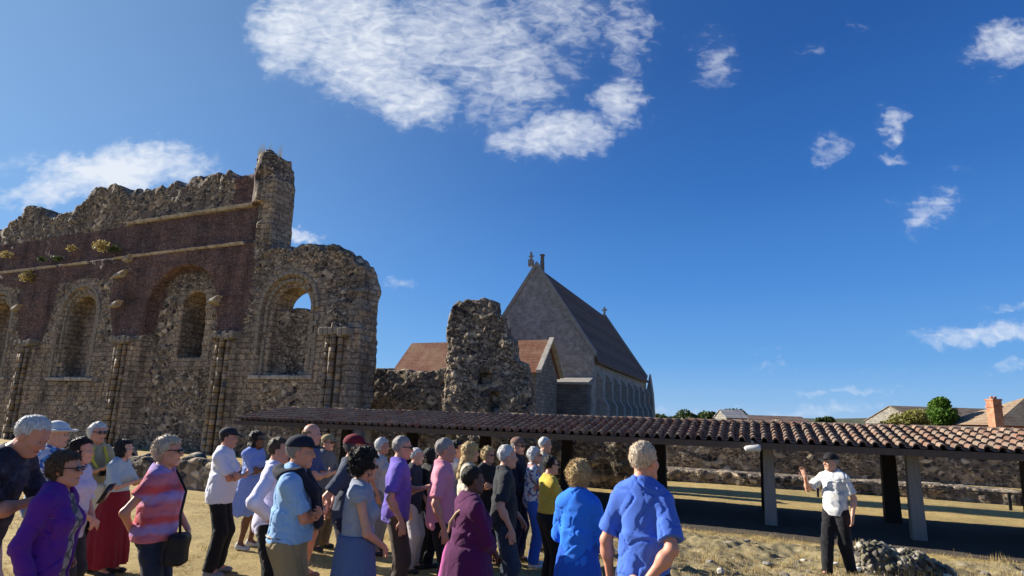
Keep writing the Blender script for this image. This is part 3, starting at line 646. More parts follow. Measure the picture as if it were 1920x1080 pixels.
# ------------------------------------------------------------------ shelter with pantiled roof
def tile_mat(name, k=1.):
    m = Mat(name); o = m.obj(); n = m.noise(o, 2.6, 6, .7).outputs['Fac']
    isl = m.nd('ShaderNodeNewGeometry').outputs['Random Per Island']
    base = m.ramp(isl, [(0, (.15, .075, .05)), (.35, (.24, .125, .08)), (.7, (.22, .15, .11)), (1, (.34, .23, .16))])
    c = m.mix(m.ramp(n, [(.40, g3(0)), (.6, g3(.85))]), base, (.19, .155, .12))
    c = m.mix(1., c, m.ramp(m.noise(o, 22, 4, .7).outputs['Fac'], [(.3, g3(.6)), (.7, g3(1.2))]), 'MULTIPLY')
    m.col(c).bump(m.noise(o, 30, 4).outputs['Fac'], .4, .01).rough(.9); return m.m
def shelter():
    root = empty('tiled_shelter', ABM); tag(root, 'long low open shelter with a brown pantile roof on timber posts', 'shelter')
    E0, RC, E1 = 15.0, 17.3, 19.6; ZE, ZR = 1.50, 1.94; S0, S1 = -16.9, 12.5
    TM = tile_mat('pantiles'); sp = .25; nrow = 7
    for (ce, name) in ((E0, 'front_roof_tiles'), (E1, 'rear_roof_tiles')):
        mb = MB(); sgn = 1 if ce < RC else -1; L = abs(RC-ce); r2 = random.Random(4)
        nn = int((S1-S0)/sp)
        mb2 = MB()
        for i in range(nn):
            x = S0+.15+i*sp
            for j in range(nrow):
                t0 = j/nrow-.012; t1 = (j+1)/nrow+.03; e = r2.uniform(-.012, .012); tilt = .028+r2.uniform(-.006, .014)*(r2.random() < .3)
                def P(t, lift, dx): return (x+dx+e, ce+sgn*L*t, ZE+(ZR-ZE)*t+lift)
                # cover tile: tapered half barrel
                vs = []; K = 6
                for (t, lf, rr) in ((t0, tilt+r2.uniform(0, .012), .088), (t1, 0, .074)):
                    for k in range(K+1):
                        a = math.pi*k/K; p = P(t, lf+.012+rr*1.15*math.sin(a), rr*.86*math.cos(a)); vs.append(p)
                for (t, lf, rr) in ((t0, tilt, .075),):
                    for k in range(K+1):
                        a = math.pi*k/K; p = P(t, lf+.008+rr*1.0*math.sin(a), rr*.86*math.cos(a)); vs.append(p)
                fs = [((k, k+K+1, k+K+2, k+1) if sgn > 0 else (k+1, k+K+2, k+K+1, k)) for k in range(K)]+[(k, k+1, k+2*K+3, k+2*K+2) for k in range(K)]
                mb.add(vs, fs)
                # channel tile between
                vs = []
                for (t, lf) in ((t0, tilt*.8), (t1, 0)):
                    for k in range(4):
                        a = math.pi*k/3; vs.append(P(t, lf-.005-.035*math.sin(a)+.03, sp/2-.085*math.cos(a)))
                mb.add(vs, [(0, 1, 5, 4), (1, 2, 6, 5), (2, 3, 7, 6)])
        mb.build(name, TM, root, smooth=False)
    rt = MB(); r2 = random.Random(8); x = S0
    while x < S1:
        vs = []; K = 8; e = r2.uniform(-.015, .015)
        for (xx, rr) in ((x, .135), (x+.44, .12)):
            for k in range(K+1):
                a = math.pi*k/K; vs.append((xx, RC+rr*math.cos(a), ZR+.0+e+rr*.75*math.sin(a)))
        rt.add(vs, [(k, k+1, k+K+2, k+K+1) for k in range(K)]); x += .42
    rt.build('ridge_tiles', TM, root, smooth=True)
    # boarding, fascia, rafters, wall plates
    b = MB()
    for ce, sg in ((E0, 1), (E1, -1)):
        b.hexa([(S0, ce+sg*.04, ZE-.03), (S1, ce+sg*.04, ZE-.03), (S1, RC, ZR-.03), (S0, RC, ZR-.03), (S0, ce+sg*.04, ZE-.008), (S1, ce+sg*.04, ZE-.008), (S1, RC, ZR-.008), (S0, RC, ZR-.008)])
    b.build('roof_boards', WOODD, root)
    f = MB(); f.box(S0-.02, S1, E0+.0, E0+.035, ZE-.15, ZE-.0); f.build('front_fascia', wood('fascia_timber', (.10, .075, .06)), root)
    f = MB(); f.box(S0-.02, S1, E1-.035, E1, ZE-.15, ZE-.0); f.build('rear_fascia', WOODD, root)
    x = S0+.3
    while x < S1:
        for ce, sg in ((E0, 1), (E1, -1)):
            m = MB(); m.hexa([(x, ce+sg*.05, ZE-.13), (x+.06, ce+sg*.05, ZE-.13), (x+.06, RC, ZR-.13), (x, RC, ZR-.13), (x, ce+sg*.05, ZE-.033), (x+.06, ce+sg*.05, ZE-.033), (x+.06, RC, ZR-.033), (x, RC, ZR-.033)])
            m.build('rafter', WOODD, root)
        x += 1.2
    for cc in (16.0, 18.6):
        m = MB(); m.box(S0+.1, S1-.1, cc-.1, cc+.1, 1.38, 1.6); m.build('wall_plate', WOODD, root)
    for k in range(-6, 5):
        sx_ = .33+3.03*k
        if not S0 < sx_ < S1: continue
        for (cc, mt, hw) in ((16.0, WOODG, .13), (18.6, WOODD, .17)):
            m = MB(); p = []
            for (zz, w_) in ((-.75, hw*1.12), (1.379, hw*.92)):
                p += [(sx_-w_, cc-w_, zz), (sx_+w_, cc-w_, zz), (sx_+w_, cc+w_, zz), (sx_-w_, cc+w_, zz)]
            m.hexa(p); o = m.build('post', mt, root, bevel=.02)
        m = MB(); m.box(sx_-.07, sx_+.07, 16.1, 18.5, 1.40, 1.56); m.build('tie_beam', WOODD, root)
    # gable end boards at the left
    m = MB(); m.add([(S0+.05, E0+.1, ZE-.03), (S0+.05, E1-.1, ZE-.03), (S0+.05, RC, ZR-.05), (S0+.09, E0+.1, ZE-.03), (S0+.09, E1-.1, ZE-.03), (S0+.09, RC, ZR-.05)], [(0, 2, 1), (3, 4, 5), (0, 1, 4, 3), (1, 2, 5, 4), (2, 0, 3, 5)]); m.build('gable_board', WOODD, root)
shelter()
# ------------------------------------------------------------------ church with tall gable
def church():
    c0, c1 = 48.0, 75.0; se, ze = onc(1113, 665, c0); sa, za = onc(1006, 500, c0); hw = se-sa; sl = sa-hw
    root = empty('stone_church', ABM); tag(root, 'tall gabled grey stone church with a steep dark roof behind the ruins', 'church')
    ST = stone('church_stone', (.40, .375, .33), (.33, .31, .275), 2.2, .42, .16, (.28, .265, .235)); TR = stone('church_trim', (.36, .34, .3), (.28, .26, .23), 2, brick=False)
    m = MB(); m.prism([(sl, -1), (se, -1), (se, ze), (sa, za), (sl, ze)], c0, c0+.8); m.build('gable_wall', ST, root)
    m = MB(); m.prism([(sl, -1), (se, -1), (se, ze), (sa, za-.2), (sl, ze)], c1-.8, c1); m.build('rear_gable_wall', ST, root)
    for (a, b) in ((se-.8, se), (sl, sl+.8)): m = MB(); m.box(a+.003, b-.003, c0+.8, c1-.8, -1, ze-.3); m.build('side_wall', ST, root)
    RM = rooftile('church_roof_tiles', (.21, .12, .085), (.13, .08, .06), (.16, .115, .085), .22, .2)
    for sg in (1, -1):
        m = MB(); e = sa+sg*(hw+.35); ez = ze-.35*(za-ze)/hw
        vs = [(sa, c0+.35, za+.05), (e, c0+.35, ez+.05), (e, c1-.3, ez+.05), (sa, c1-.3, za+.05)]; vs += [(a, b, c-.25) for a, b, c in vs]
        m.add(vs, [(0, 1, 2, 3), (4, 7, 6, 5), (0, 4, 5, 1), (1, 5, 6, 2), (2, 6, 7, 3), (3, 7, 4, 0)]); m.build('roof', RM, root)
        for (ca, cb, nm) in ((c0-.12, c0+.45, 'gable_coping'), (c1-.45, c1+.12, 'rear_gable_coping')):
            m = MB(); vs = []
            for cc in (ca, cb):
                vs += [(sa, cc, za+.02), (sa+sg*(hw+.1), cc, ze-.1), (sa+sg*(hw+.2), cc, ze+.28), (sa, cc, za+.5)]
            m.hexa(vs); m.build(nm, TR, root)
    # finial cross, chimney-like pinnacle, far finial
    m = MB(); a, z = onc(995, 490, c0); m.box(a-.22, a+.22, c0-.1, c0+.34, za+.1, za+.75); m.box(a-.08, a+.08, c0+.02, c0+.2, za+.75, za+1.5); m.box(a-.22, a+.22, c0+.03, c0+.19, za+1.0, za+1.14); m.build('finial', TR, root)
    a, z = onc(1017, 478, c0+1.5); m = MB(); m.hexa([(a-.22, c0+1.3, za-1.2), (a+.22, c0+1.3, za-1.2), (a+.22, c0+1.75, za-1.2), (a-.22, c0+1.75, za-1.2), (a-.13, c0+1.4, z-.1), (a+.13, c0+1.4, z-.1), (a+.13, c0+1.65, z-.1), (a-.13, c0+1.65, z-.1)])
    m.box(a-.18, a+.18, c0+1.34, c0+1.71, z-.1, z+.05); m.build('flue', stone('flue_stone', (.16, .14, .12), (.2, .18, .15), 3, brick=False), root)
    m = MB(); m.box(sa-.12, sa+.12, c1-.3, c1-.06, za+.3, za+1.3); m.box(sa-.35, sa+.35, c1-.24, c1-.12, za+.8, za+1.0); m.build('rear_finial', TR, root)
    # buttresses and lancets along the side, corner buttress, far stepped buttress
    DK = plain('dark_window_glass', (.02, .022, .025), .25)
    for i in range(8):
        cc = c0+1.2+i*3.5
        m = MB(); m.prism([(0, -1), (.95, -1), (.95, 3.2), (.55, 3.9), (.55, 5.4), (0, 6.2)], 0, .7); o = m.build('buttress', ST, root)
        o.location = (se, cc, 0)
        if i < 7:
            m = MB(); m.box(se-.08, se+.02, cc+1.55, cc+2.35, 2.6, 5.6); m.build('lancet_window', DK, root)
            m = MB()
            for (a, b, z0, z1) in ((cc+1.4, cc+1.55, 2.5, 5.75), (cc+2.35, cc+2.5, 2.5, 5.75), (cc+1.4, cc+2.5, 2.35, 2.5), (cc+1.4, cc+2.5, 5.75, 5.95)): m.box(se-.05, se+.07, a, b, z0, z1)
            m.build('window_frame', TR, root)
    s9, z9 = onc(1221, 707, c1+1); m = MB(); m.prism([(s9-.45, -1), (s9+.75, -1), (s9+.4, 5.5), (s9+.05, z9+.3), (s9-.45, 5.5)], c1-.6, c1+.6); m.build('corner_pinnacle', TR, root)
    m = MB(); m.box(se-.5, se+.1, c0-.9, c0-.002, -1, 4.6); m.hexa([(se-.5, c0-.9, 4.6), (se+.1, c0-.9, 4.6), (se+.1, c0-.002, 4.6), (se-.5, c0-.002, 4.6), (se-.5, c0-.1, 5.6), (se+.1, c0-.1, 5.6), (se+.1, c0-.002, 5.6), (se-.5, c0-.002, 5.6)]); m.build('corner_buttress', ST, root)
    # lean-to against the gable
    a0, z0 = onc(1036, 715, c0-1.6); a1, _ = onc(1102, 720, c0-1.6)
    m = MB(); m.box(a0, a1, c0-1.6, c0-.003, -1, z0-.25); m.build('porch_wall', stone('porch_stone', (.17, .165, .16), (.12, .118, .115), 1.5, .6, .25, (.1, .1, .1)), root)
    m = MB(); m.hexa([(a0-.1, c0-1.75, z0-.25), (a1+.1, c0-1.75, z0-.25), (a1+.1, c0-.004, z0-.25), (a0-.1, c0-.004, z0-.25), (a0-.1, c0-1.75, z0-.05), (a1+.1, c0-1.75, z0-.05), (a1+.1, c0-.004, z0+.5), (a0-.1, c0-.004, z0+.5)]); m.build('porch_roof', TR, root)
church()
def gabled_house(name, label, cA, sA, sB, zr, ze, dep, wall, roof, verge=None, cat='building', local=None):
    root = empty(name, local or ABM); tag(root, label, cat)
    m = MB()
    m.prism_x = None
    cm = cA+dep/2
    m.add([(sA, cA, -1), (sB, cA, -1), (sB, cA, ze), (sA, cA, ze), (sA, cA+dep, -1), (sB, cA+dep, -1), (sB, cA+dep, ze), (sA, cA+dep, ze), (sA, cm, zr-.1), (sB, cm, zr-.1)],
          [(0, 1, 2, 3), (5, 4, 7, 6), (0, 3, 8, 7, 4), (1, 5, 6, 9, 2), (3, 2, 9, 8), (6, 7, 8, 9)]); m.build('wall', wall, root)
    for sg in (0, 1):
        m = MB(); y0 = cA-.3 if sg == 0 else cA+dep+.3; k = (zr-ze)/(dep/2); z0 = ze-.3*k
        vs = [(sA-.15, y0, z0+.12), (sB+.15, y0, z0+.12), (sB+.15, cm, zr+.12), (sA-.15, cm, zr+.12)]; vs += [(a, b, c-.1) for a, b, c in vs]
        m.add(vs, [(0, 1, 2, 3), (4, 7, 6, 5), (0, 4, 5, 1), (1, 5, 6, 2), (2, 6, 7, 3), (3, 7, 4, 0)]); m.build('roof', roof, root)
        if verge:
            m = MB(); vs = [(sB+.15, y0-.05, z0+.1), (sB+.55, y0-.05, z0+.1), (sB+.55, cm, zr+.1), (sB+.15, cm, zr+.1)]; vs += [(a, b, c+.22) for a, b, c in vs]
            m.add(vs, [(0, 3, 2, 1), (4, 5, 6, 7), (0, 1, 5, 4), (1, 2, 6, 5), (2, 3, 7, 6), (3, 0, 4, 7)]); m.build('verge_coping', verge, root)
    return root
WS = stone('range_stone', (.27, .25, .21), (.19, .175, .15), 1.5, .6, .28)
gabled_house('red_roofed_range', 'long stone building with an orange tiled roof standing behind the flint stump', 40.6, -27.9, -15.1, 8.1, 5.5, 5.2, WS,
             rooftile('orange_tiles', (.30, .115, .06), (.21, .08, .048), (.26, .15, .085), .2, .14), stone('pale_coping', (.5, .46, .38), (.4, .36, .3), 2, brick=False))
# ------------------------------------------------------------------ foliage
def tree(name, label, x, y, base, top, rad, leaf, nleaf=2600, ls=.09, seed=1, cat='tree', group=None, squash=1, trunkr=.14, lobes=9):
    root = empty(name, Matrix.Translation((x, y, base))); tag(root, label, cat, group)
    H = top-base; rg = np.random.RandomState(seed); wd = wood('bark', (.09, .065, .045)) if 'bark' not in _M else _M['bark']; _M['bark'] = wd
    tm = MB(); ch = max(H*.62, .3); tm.tube([(0, 0, -.2), (.02*H, 0, ch*.5), (0, .02*H, ch)], [trunkr, trunkr*.75, trunkr*.4], 8)
    cz = H-rad*squash
    for i in range(7):
        a = i*2.4; q = (rad*.6*math.cos(a), rad*.6*math.sin(a), cz+rad*.3*rg.uniform(-.5, .8)); tm.tube([(0, 0, ch*(.55+.05*i)), (q[0]*.5, q[1]*.5, (ch*.7+q[2])/2), q], [trunkr*.45, trunkr*.3, trunkr*.1], 5)
    tm.build('trunk', wd, root, smooth=True)
    L = [(rg.normal(0, .38, 3)*np.array([rad, rad, rad*squash])*.9, rad*rg.uniform(.38, .62)) for _ in range(lobes)]+[(np.zeros(3), rad*.7)]
    pts = []
    for k in range(nleaf):
        c, r = L[rg.randint(len(L))]; d = rg.normal(size=3); d /= np.linalg.norm(d); p = c+d*r*rg.uniform(.55, 1.06)*np.array([1, 1, squash]); pts.append(p)
    pts = np.array(pts); pts[:, 2] += cz
    s_ = rg.uniform(.6, 1.4, nleaf)*ls; A = rg.normal(size=(nleaf, 3)); A /= np.linalg.norm(A, axis=1)[:, None]; B = np.cross(A, rg.normal(size=(nleaf, 3))); B /= np.linalg.norm(B, axis=1)[:, None]
    V = np.stack([pts-A*s_[:, None], pts+B*s_[:, None]*.6, pts+A*s_[:, None], pts-B*s_[:, None]*.6], 1).reshape(-1, 3)
    me = mesh_np('crown', V, np.arange(nleaf*4).reshape(-1, 4), False); link('crown', me, leaf, root); return root
GRN = leafmat('green_leaves', (.045, .10, .012), (.12, .22, .03)); YEL = leafmat('yellow_green_leaves', (.17, .17, .04), (.30, .27, .08)); DKG = leafmat('dark_leaves', (.03, .05, .012), (.07, .10, .03)); DRY = leafmat('dry_leaves', (.28, .22, .08), (.42, .34, .14))
def place_tree(name, label, px, pytop, Y, wpx, leaf, seed, **k):
    x, z = aty(px, pytop, Y); rad = wpx*Y/FPX/2; tree(name, label, x, Y, -.6, z, rad, leaf, seed=seed, **k)
place_tree('round_tree', 'rounded bright green tree rising above the shelter roof', 1768, 749, 58, 66, GRN, 3, nleaf=9000, ls=.13, squash=.85, trunkr=.2)
place_tree('yellow_bush', 'yellow green bush above the shelter roof left of the round tree', 1690, 768, 56, 78, YEL, 5, nleaf=5000, ls=.12, squash=.7, cat='bush')
for i, (px, py, Y, w_) in enumerate([(1285, 771, 90, 60), (1322, 768, 95, 46), (1240, 776, 92, 40), (1372, 766, 100, 44), (1545, 782, 110, 30), (1500, 780, 100, 36)]):
    place_tree('distant_tree', ['low dark tree just right of the church', 'grey-green tree crown second to the right of the church', 'small dark tree touching the end of the church', 'dark tree behind the little pale roof on the skyline', 'tiny dark tree low on the skyline left of the yellow bush', 'low bush-like tree on the skyline in the middle of the shelter roof'][i], px, py, Y, w_, DKG, 20+i, nleaf=1500, ls=.28, group='trees on the far skyline', squash=.75)
# far houses on the right
def house_at(name, label, px0, px1, pyr, pye, Y, dep, wall, roof, cat='building', rot=0):
    x0, zr = aty(px0, pyr, Y+dep/2); x1, _ = aty(px1, pyr, Y+dep/2); _, ze = aty((px0+px1)/2, pye, Y)
    return gabled_house(name, label, Y, x0, x1, zr, ze, dep, wall, roof, cat=cat, local=Matrix.Identity(4))
BRW = stone('red_brickwork', (.36, .15, .09), (.27, .11, .07), 2, .22, .075, (.3, .25, .2))
HR = rooftile('brown_roof_tiles', (.19, .12, .09), (.14, .09, .075), (.2, .155, .12))
house_at('barn', 'long grey-brown roofed barn behind the round tree', 1668, 2010, 762, 794, 78, 12, WS, rooftile('old_brown_tiles', (.17, .13, .10), (.13, .1, .085), (.22, .18, .13)), 'barn')
def hipped():
    Y = 52; x0, zr = aty(1932, 744, Y+3); xa, ze = aty(1862, 797, Y); x1 = x0+14; root = empty('hipped_house'); tag(root, 'house with a tan hipped tile roof at the right edge behind the brick chimney', 'house')
    m = MB(); m.box(xa+.4, x1, Y+.4, Y+6.6, -.8, ze-.02); m.build('wall', BRW, root)
    m = MB(); m.add([(xa, Y, ze), (x1+.3, Y, ze), (x1+.3, Y+7, ze), (xa, Y+7, ze), (x0, Y+3.5, zr), (x1-2, Y+3.5, zr)], [(0, 1, 5, 4), (1, 2, 5), (2, 3, 4, 5), (3, 0, 4), (3, 2, 1, 0)]); m.build('roof', rooftile('tan_roof_tiles', (.36, .24, .15), (.28, .19, .125), (.33, .26, .17)), root)
hipped()
house_at('small_house', 'small pale roofed house on the skyline right of the church', 1350, 1388, 769, 783, 85, 5, WS, rooftile('pale_slates', (.32, .32, .34), (.25, .25, .27), (.36, .35, .35)), 'house')
house_at('long_low_house', 'long low brown roofed house on the skyline above the shelter', 1392, 1500, 779, 790, 88, 6, WS, HR, 'house')
def chimney():
    x, z = aty(1862, 746, 50); root = empty('brick_chimney', Matrix.Translation((x, 50, 0))); tag(root, 'orange brick chimney stack rising above the shelter roof at the right', 'chimney')
    BC = stone('chimney_brick', (.52, .22, .12), (.42, .17, .1), 2, .22, .075, (.35, .28, .2))
    m = MB(); m.box(-.38, .38, -.38, .38, -.6, z-.25); m.build('stack', BC, root); m = MB(); m.box(-.44, .44, -.44, .44, z-.85, z-.7); m.box(-.43, .43, -.43, .43, z-.25, z-.1); m.build('cap', BC, root)
    for dx in (-.17, .17): m = MB(); m.tube([(dx, 0, z-.1), (dx, 0, z+.12)], [.11, .13], 10); m.build('chimney_pot', BC, root)
chimney()
def hill():
    xs = np.linspace(-500, 700, 90); V = []; Q = []
    for j, yy in enumerate((250, 300, 380)):
        for i, x in enumerate(xs): V.append((x, yy, -1 if j != 1 else 4.0+2.5*float(vnoise(x*.02, 3.))+1.2*float(vnoise(x*.09, 1.))+3*float(sstep(x, 50, 260))))
    n = len(xs); Q = [(j*n+i, j*n+i+1, (j+1)*n+i+1, (j+1)*n+i) for j in range(2) for i in range(n-1)]
    m = Mat('wooded_hill'); o = m.obj(); m.col(m.ramp(m.noise(o, .2, 6, .7).outputs['Fac'], [(.3, (.04, .055, .03)), (.7, (.11, .11, .06))]))
    tag(link('hill', mesh_np('hill', V, Q), m.m), kind='structure')
hill()
# plants on the ruin
def wall_plant(px, py, r, leaf, label, seed, n=160, c=21.75):
    s1, z1 = onc(px, py, c); P = s1*DV+c*NV; rg = np.random.RandomState(seed)
    root = empty('wall_plant', Matrix.Translation((P[0], P[1], z1))); tag(root, label, 'plant', 'plants rooted in the ruined wall')
    d = rg.normal(size=(n, 3)); d /= np.linalg.norm(d, axis=1)[:, None]; pts = d*rg.uniform(.3, 1, (n, 1))*r*np.array([1.3, .8, .8]); pts[:, 2] += r*.3
    s_ = rg.uniform(.05, .12, n)*(r/.5)**.5; A = rg.normal(size=(n, 3)); A /= np.linalg.norm(A, axis=1)[:, None]; B = np.cross(A, rg.normal(size=(n, 3))); B /= np.linalg.norm(B, axis=1)[:, None]
    V = np.stack([pts-A*s_[:, None], pts+B*s_[:, None]*.5, pts+A*s_[:, None], pts-B*s_[:, None]*.5], 1).reshape(-1, 3)
    link('foliage', mesh_np('foliage', V, np.arange(4*n).reshape(-1, 4), False), leaf, root)
    m = MB()
    for k in range(6): q = rg.normal(0, .5, 3)*r; m.tube([(0, .15, -.1), (q[0]*.5, q[1]*.5, r*.3), (q[0], q[1]*.6, r*.5+abs(q[2])*.5)], [.02, .015, .006], 4)
    m.build('stems', _M['bark'], root)
for a in [(190, 465, .5, DRY, 'biggest yellow plant above the string course of the ruin', 1, 260), (215, 470, .38, DKG, 'brownish plant right beside the biggest yellow one on the ruin', 2),
          (133, 468, .3, DRY, 'small pale yellow plant above the string course, left of the biggest one', 3), (108, 486, .3, DKG, 'little green plant on the broken part of the string course', 4),
          (52, 522, .55, DRY, 'yellow plant below the string course near the left edge', 5, 240), (10, 480, .4, DRY, 'yellow plant at the left edge of the ruin on the string course', 6), (78, 488, .3, DKG, 'dark green plant low on the string course near the left edge', 7)]: wall_plant(*a)
def stalks():                                      # grass tuft on the turret
    s1, z1 = onc(503, 283, 22.6); P = s1*DV+22.6*NV; rg = random.Random(4); m = MB()
    for k in range(46):
        x = rg.uniform(-.5, .8); y = rg.uniform(-.3, .3); h = rg.uniform(.2, .75); m.add([(x, y, -.3), (x+.03, y, -.3), (x+.015+rg.uniform(-.15, .15), y+rg.uniform(-.1, .1), h)], [(0, 1, 2)])
    o = m.build('grass_tuft', DRY); o.location = (P[0], P[1], z1-.1); tag(o, 'dry grass tuft growing on top of the turret stub', 'plant')
stalks()
# ------------------------------------------------------------------ stones, mound, fence, lamp
def _ico():
    import bmesh
    b = bmesh.new(); bmesh.ops.create_icosphere(b, subdivisions=3, radius=1); V = np.array([v.co[:] for v in b.verts]); F_ = np.array([[v.index for v in f.verts] for f in b.faces]); b.free(); return V, F_
ICO = _ico()
def rotm(a, b):
    return np.array([[math.cos(a), -math.sin(a), 0], [math.sin(a), math.cos(a), 0], [0, 0, 1]])@np.array([[1, 0, 0], [0, math.cos(b), -math.sin(b)], [0, math.sin(b), math.cos(b)]])
def rock(seed, r3, n=11):
    rg = np.random.RandomState(seed); D = ICO[0]; N_ = rg.normal(size=(n, 3)); N_ /= np.linalg.norm(N_, axis=1)[:, None]; hh = rg.uniform(.55, 1, n)
    t = D@N_.T; r = np.where(t > .05, hh/np.maximum(t, .05), 9).min(1); r = np.minimum(r, 1.05)*(1+.04*rg.normal(size=len(D))*.5)
    return D*r[:, None]*np.array(r3)
def blob(rx, ry, rz, seed, h=.03, amp=.25, fr=5):
    F = Field(); F.ell((0, 0, 0), (rx, ry, rz), .02); F.post.append(lambda G, X, Y, Z: G+amp*min(rx, ry, rz)*(vnoise(X*fr/rx*.4+seed*3.1, Y*fr/ry*.4, Z*fr/rz*.4)*2+vnoise(X*fr/rx+seed, Y*fr/rx, Z*fr/rx)))
    V, Q = F.mesh(h); return V, Q
def mound():
    # stump of flint masonry with dry grass at its foot
    x, _ = aty(1668, 1000, 9.3); root = empty('rubble_stump', Matrix.Translation((x, 9.3, float(zg(x, 9.3))-.02))); root.scale = (1.0, 1, 1.22); tag(root, 'low lump of sunlit flint masonry beside the guide', 'ruin')
    F = Field(); F.ell((0, 0, .08), (.62, .38, .30), .1).ell((-.25, .05, .16), (.38, .30, .26), .1).ell((.48, 0, .0), (.40, .36, .2), .1)
    r2 = random.Random(2)
    F.post.append(lambda G, X, Y, Z: G+.05*vnoise(X*9, Y*9, Z*9)+.14*vnoise(X*3.1, Y*3, Z*3+4)); V, Q = F.mesh(.016); me = mesh_np('masonry', V, Q)
    m = Mat('sunlit_flint'); o = m.obj(); v = m.vor(o, 9); cc = m.nd('ShaderNodeSeparateColor', {0: v.outputs['Color']}).outputs[0]
    m.col(m.mix(m.ramp(m.noise(o, 6, 5, .7).outputs['Fac'], [(.45, g3(0)), (.6, g3(.8))]), m.ramp(cc, [(0, (.025, .025, .028)), (.45, (.10, .09, .075)), (.7, (.22, .19, .145)), (1, (.5, .46, .38))]), (.13, .115, .06))).bump(m.noise(o, 40, 4).outputs['Fac'], .6, .01).rough(.9)
    link('masonry', me, m.m, root)
    VV = []; QQ = []; base = 0; mv = V[(V[:, 2] > -.12)]
    for k in range(800):
        p = mv[r2.randrange(len(mv))]; w_ = r2.choice((.02, .03, .035, .045, .065))*r2.uniform(.7, 1.1); q = rock(k, (w_*1.25, w_, w_*.75)); a = r2.uniform(0, 6.3); q = q@rotm(a, r2.uniform(-.5, .5)).T+p*np.array([1.0, 1.0, 1.0])
        VV.append(q); QQ.append(ICO[1]+base); base += len(q)
    link('flints', mesh_np('flints', np.concatenate(VV), np.concatenate(QQ), False), m.m, root)
    g = MB()
    for k in range(420):
        a = r2.uniform(0, 6.28); rr = r2.uniform(.85, 1.25); q = (.8*rr*math.cos(a), .45*rr*math.sin(a)); h = r2.uniform(.06, .24); dx, dy = r2.uniform(-.07, .07), r2.uniform(-.07, .07)
        g.add([(q[0]-.006, q[1], -.1), (q[0]+.006, q[1], -.1), (q[0]+dx, q[1]+dy, h)], [(0, 1, 2)])
    g.build('dry_grass', DRY, root)
mound()
def stones():
    S = [(rock(k+50, (.09, .07, .055)), ICO[1]) for k in range(6)]; mats = [plain('pale_stone', (.5, .47, .4), .9, sc=9, var=.4), plain('grey_stone', (.2, .19, .17), .9, sc=9, var=.4), plain('white_stone', (.75, .74, .7), .9)]
    me = [mesh_np('loose_stone', *s, False) for s in S]; r2 = random.Random(12)
    for k in range(64):
        for _ in range(40):
            x = r2.uniform(.8, 9.5); y = r2.uniform(5.3, 12.5)
            c = x*NV[0]+y*NV[1]
            if 6.0 < c < 13.2 and not (abs(x-6.2) < 1.1 and abs(y-9.3) < .8): break
        src = me[k % 6]; o = bpy.data.objects.new('loose_stone', src.copy()); COL.objects.link(o); o.data.materials.clear(); o.data.materials.append(mats[0 if r2.random() < .4 else 1])
        s = r2.uniform(.3, 1.15)*(1.3 if r2.random() < .12 else 1); o.scale = (s*1.1, s, s*.9); o.rotation_euler = (0, 0, r2.uniform(0, 6.3)); o.location = (x, y, float(zg(x, y))+.01*s)
        u = x/y; wh = 'beside the person in the royal blue shirt' if u < .38 else 'before the nearest grey post' if u < .5 else 'near the feet of the guide' if u < .63 else 'by the flint lump' if u < .75 else 'towards the right edge'
        tag(o, '%s %s stone %s%s' % ('tiny' if s < .55 else 'small' if s < .9 else 'fist-sized', 'pale' if o.data.materials[0] == mats[0] else 'grey', wh, ', near the shelter shadow' if x*NV[0]+y*NV[1] > 9.6 else ', clear of the shelter shadow'), 'stone', 'loose stones on the rough ground')
    for (px, py, s, lab) in ((1604, 1073, .95, 'white stone lying at the guide\'s feet at the bottom edge'), (1566, 1062, .6, 'small white stone just behind the guide\'s feet')):
        t = None; v = ray(px, py)
        for yy in np.arange(5, 12, .02):
            P = v*(yy/v[1])
            if P[2]+CAMH < zg(P[0], yy): t = P; break
        o = bpy.data.objects.new('white_stone', me[1].copy()); COL.objects.link(o); o.data.materials.clear(); o.data.materials.append(mats[2]); o.scale = (s*1.2, s, s); o.location = (t[0], t[1], float(zg(t[0], t[1]))+.03); tag(o, lab, 'stone')
stones()
def grass():
    rg = np.random.RandomState(5); n = 120000
    y = 4.9+11*rg.rand(n)**1.5; x = (rg.rand(n)*2-1)*.97*y; c = x*NV[0]+y*NV[1]
    dens = vnoise(x*1.3, y*1.3)+.5*vnoise(x*4, y*4)+(.42*sstep(x, -.5, 1.5)-.1); k = (dens > .02) & (c < 14.5); x, y = x[k], y[k]; n = len(x)
    z = zg(x, y)-.01; h = rg.uniform(.015, .05, n)*(1+1.2*(vnoise(x*2, y*2) > .2))*(1+.8*sstep(x, -.5, 1.5)*(vnoise(x*5, y*5) > .0)); w = .004+.003*rg.rand(n); a = rg.rand(n)*6.28; dx, dy = rg.normal(0, .02, (2, n))
    V = np.stack([np.stack([x-w*np.cos(a), y-w*np.sin(a), z], 1), np.stack([x+w*np.cos(a), y+w*np.sin(a), z], 1), np.stack([x+dx, y+dy, z+h], 1)], 1).reshape(-1, 3)
    me = mesh_np('dry_grass', V, np.arange(3*n).reshape(-1, 3), False)
    tag(link('dry_grass', me, leafmat('straw', (.28, .2, .08), (.5, .38, .18))), 'short dry straw coloured grass on the lawn and rough ground', 'grass', kind='stuff')
grass()
def fence():
    root = empty('rail_fence', ABM); tag(root, 'thin low rail fence on the dry lawn beyond the shelter', 'fence'); mt = plain('fence_paint', (.05, .045, .04))
    c = 23.4
    m = MB(); m.tube([(2, c, .02), (9, c, .03), (16, c, .04)], .025, 6); m.build('rail', mt, root)
    for k in range(6): m = MB(); m.box(2+k*2.7, 2.07+k*2.7, c-.035, c+.035, -.7, .06); m.build('fence_post', mt, root)
fence()
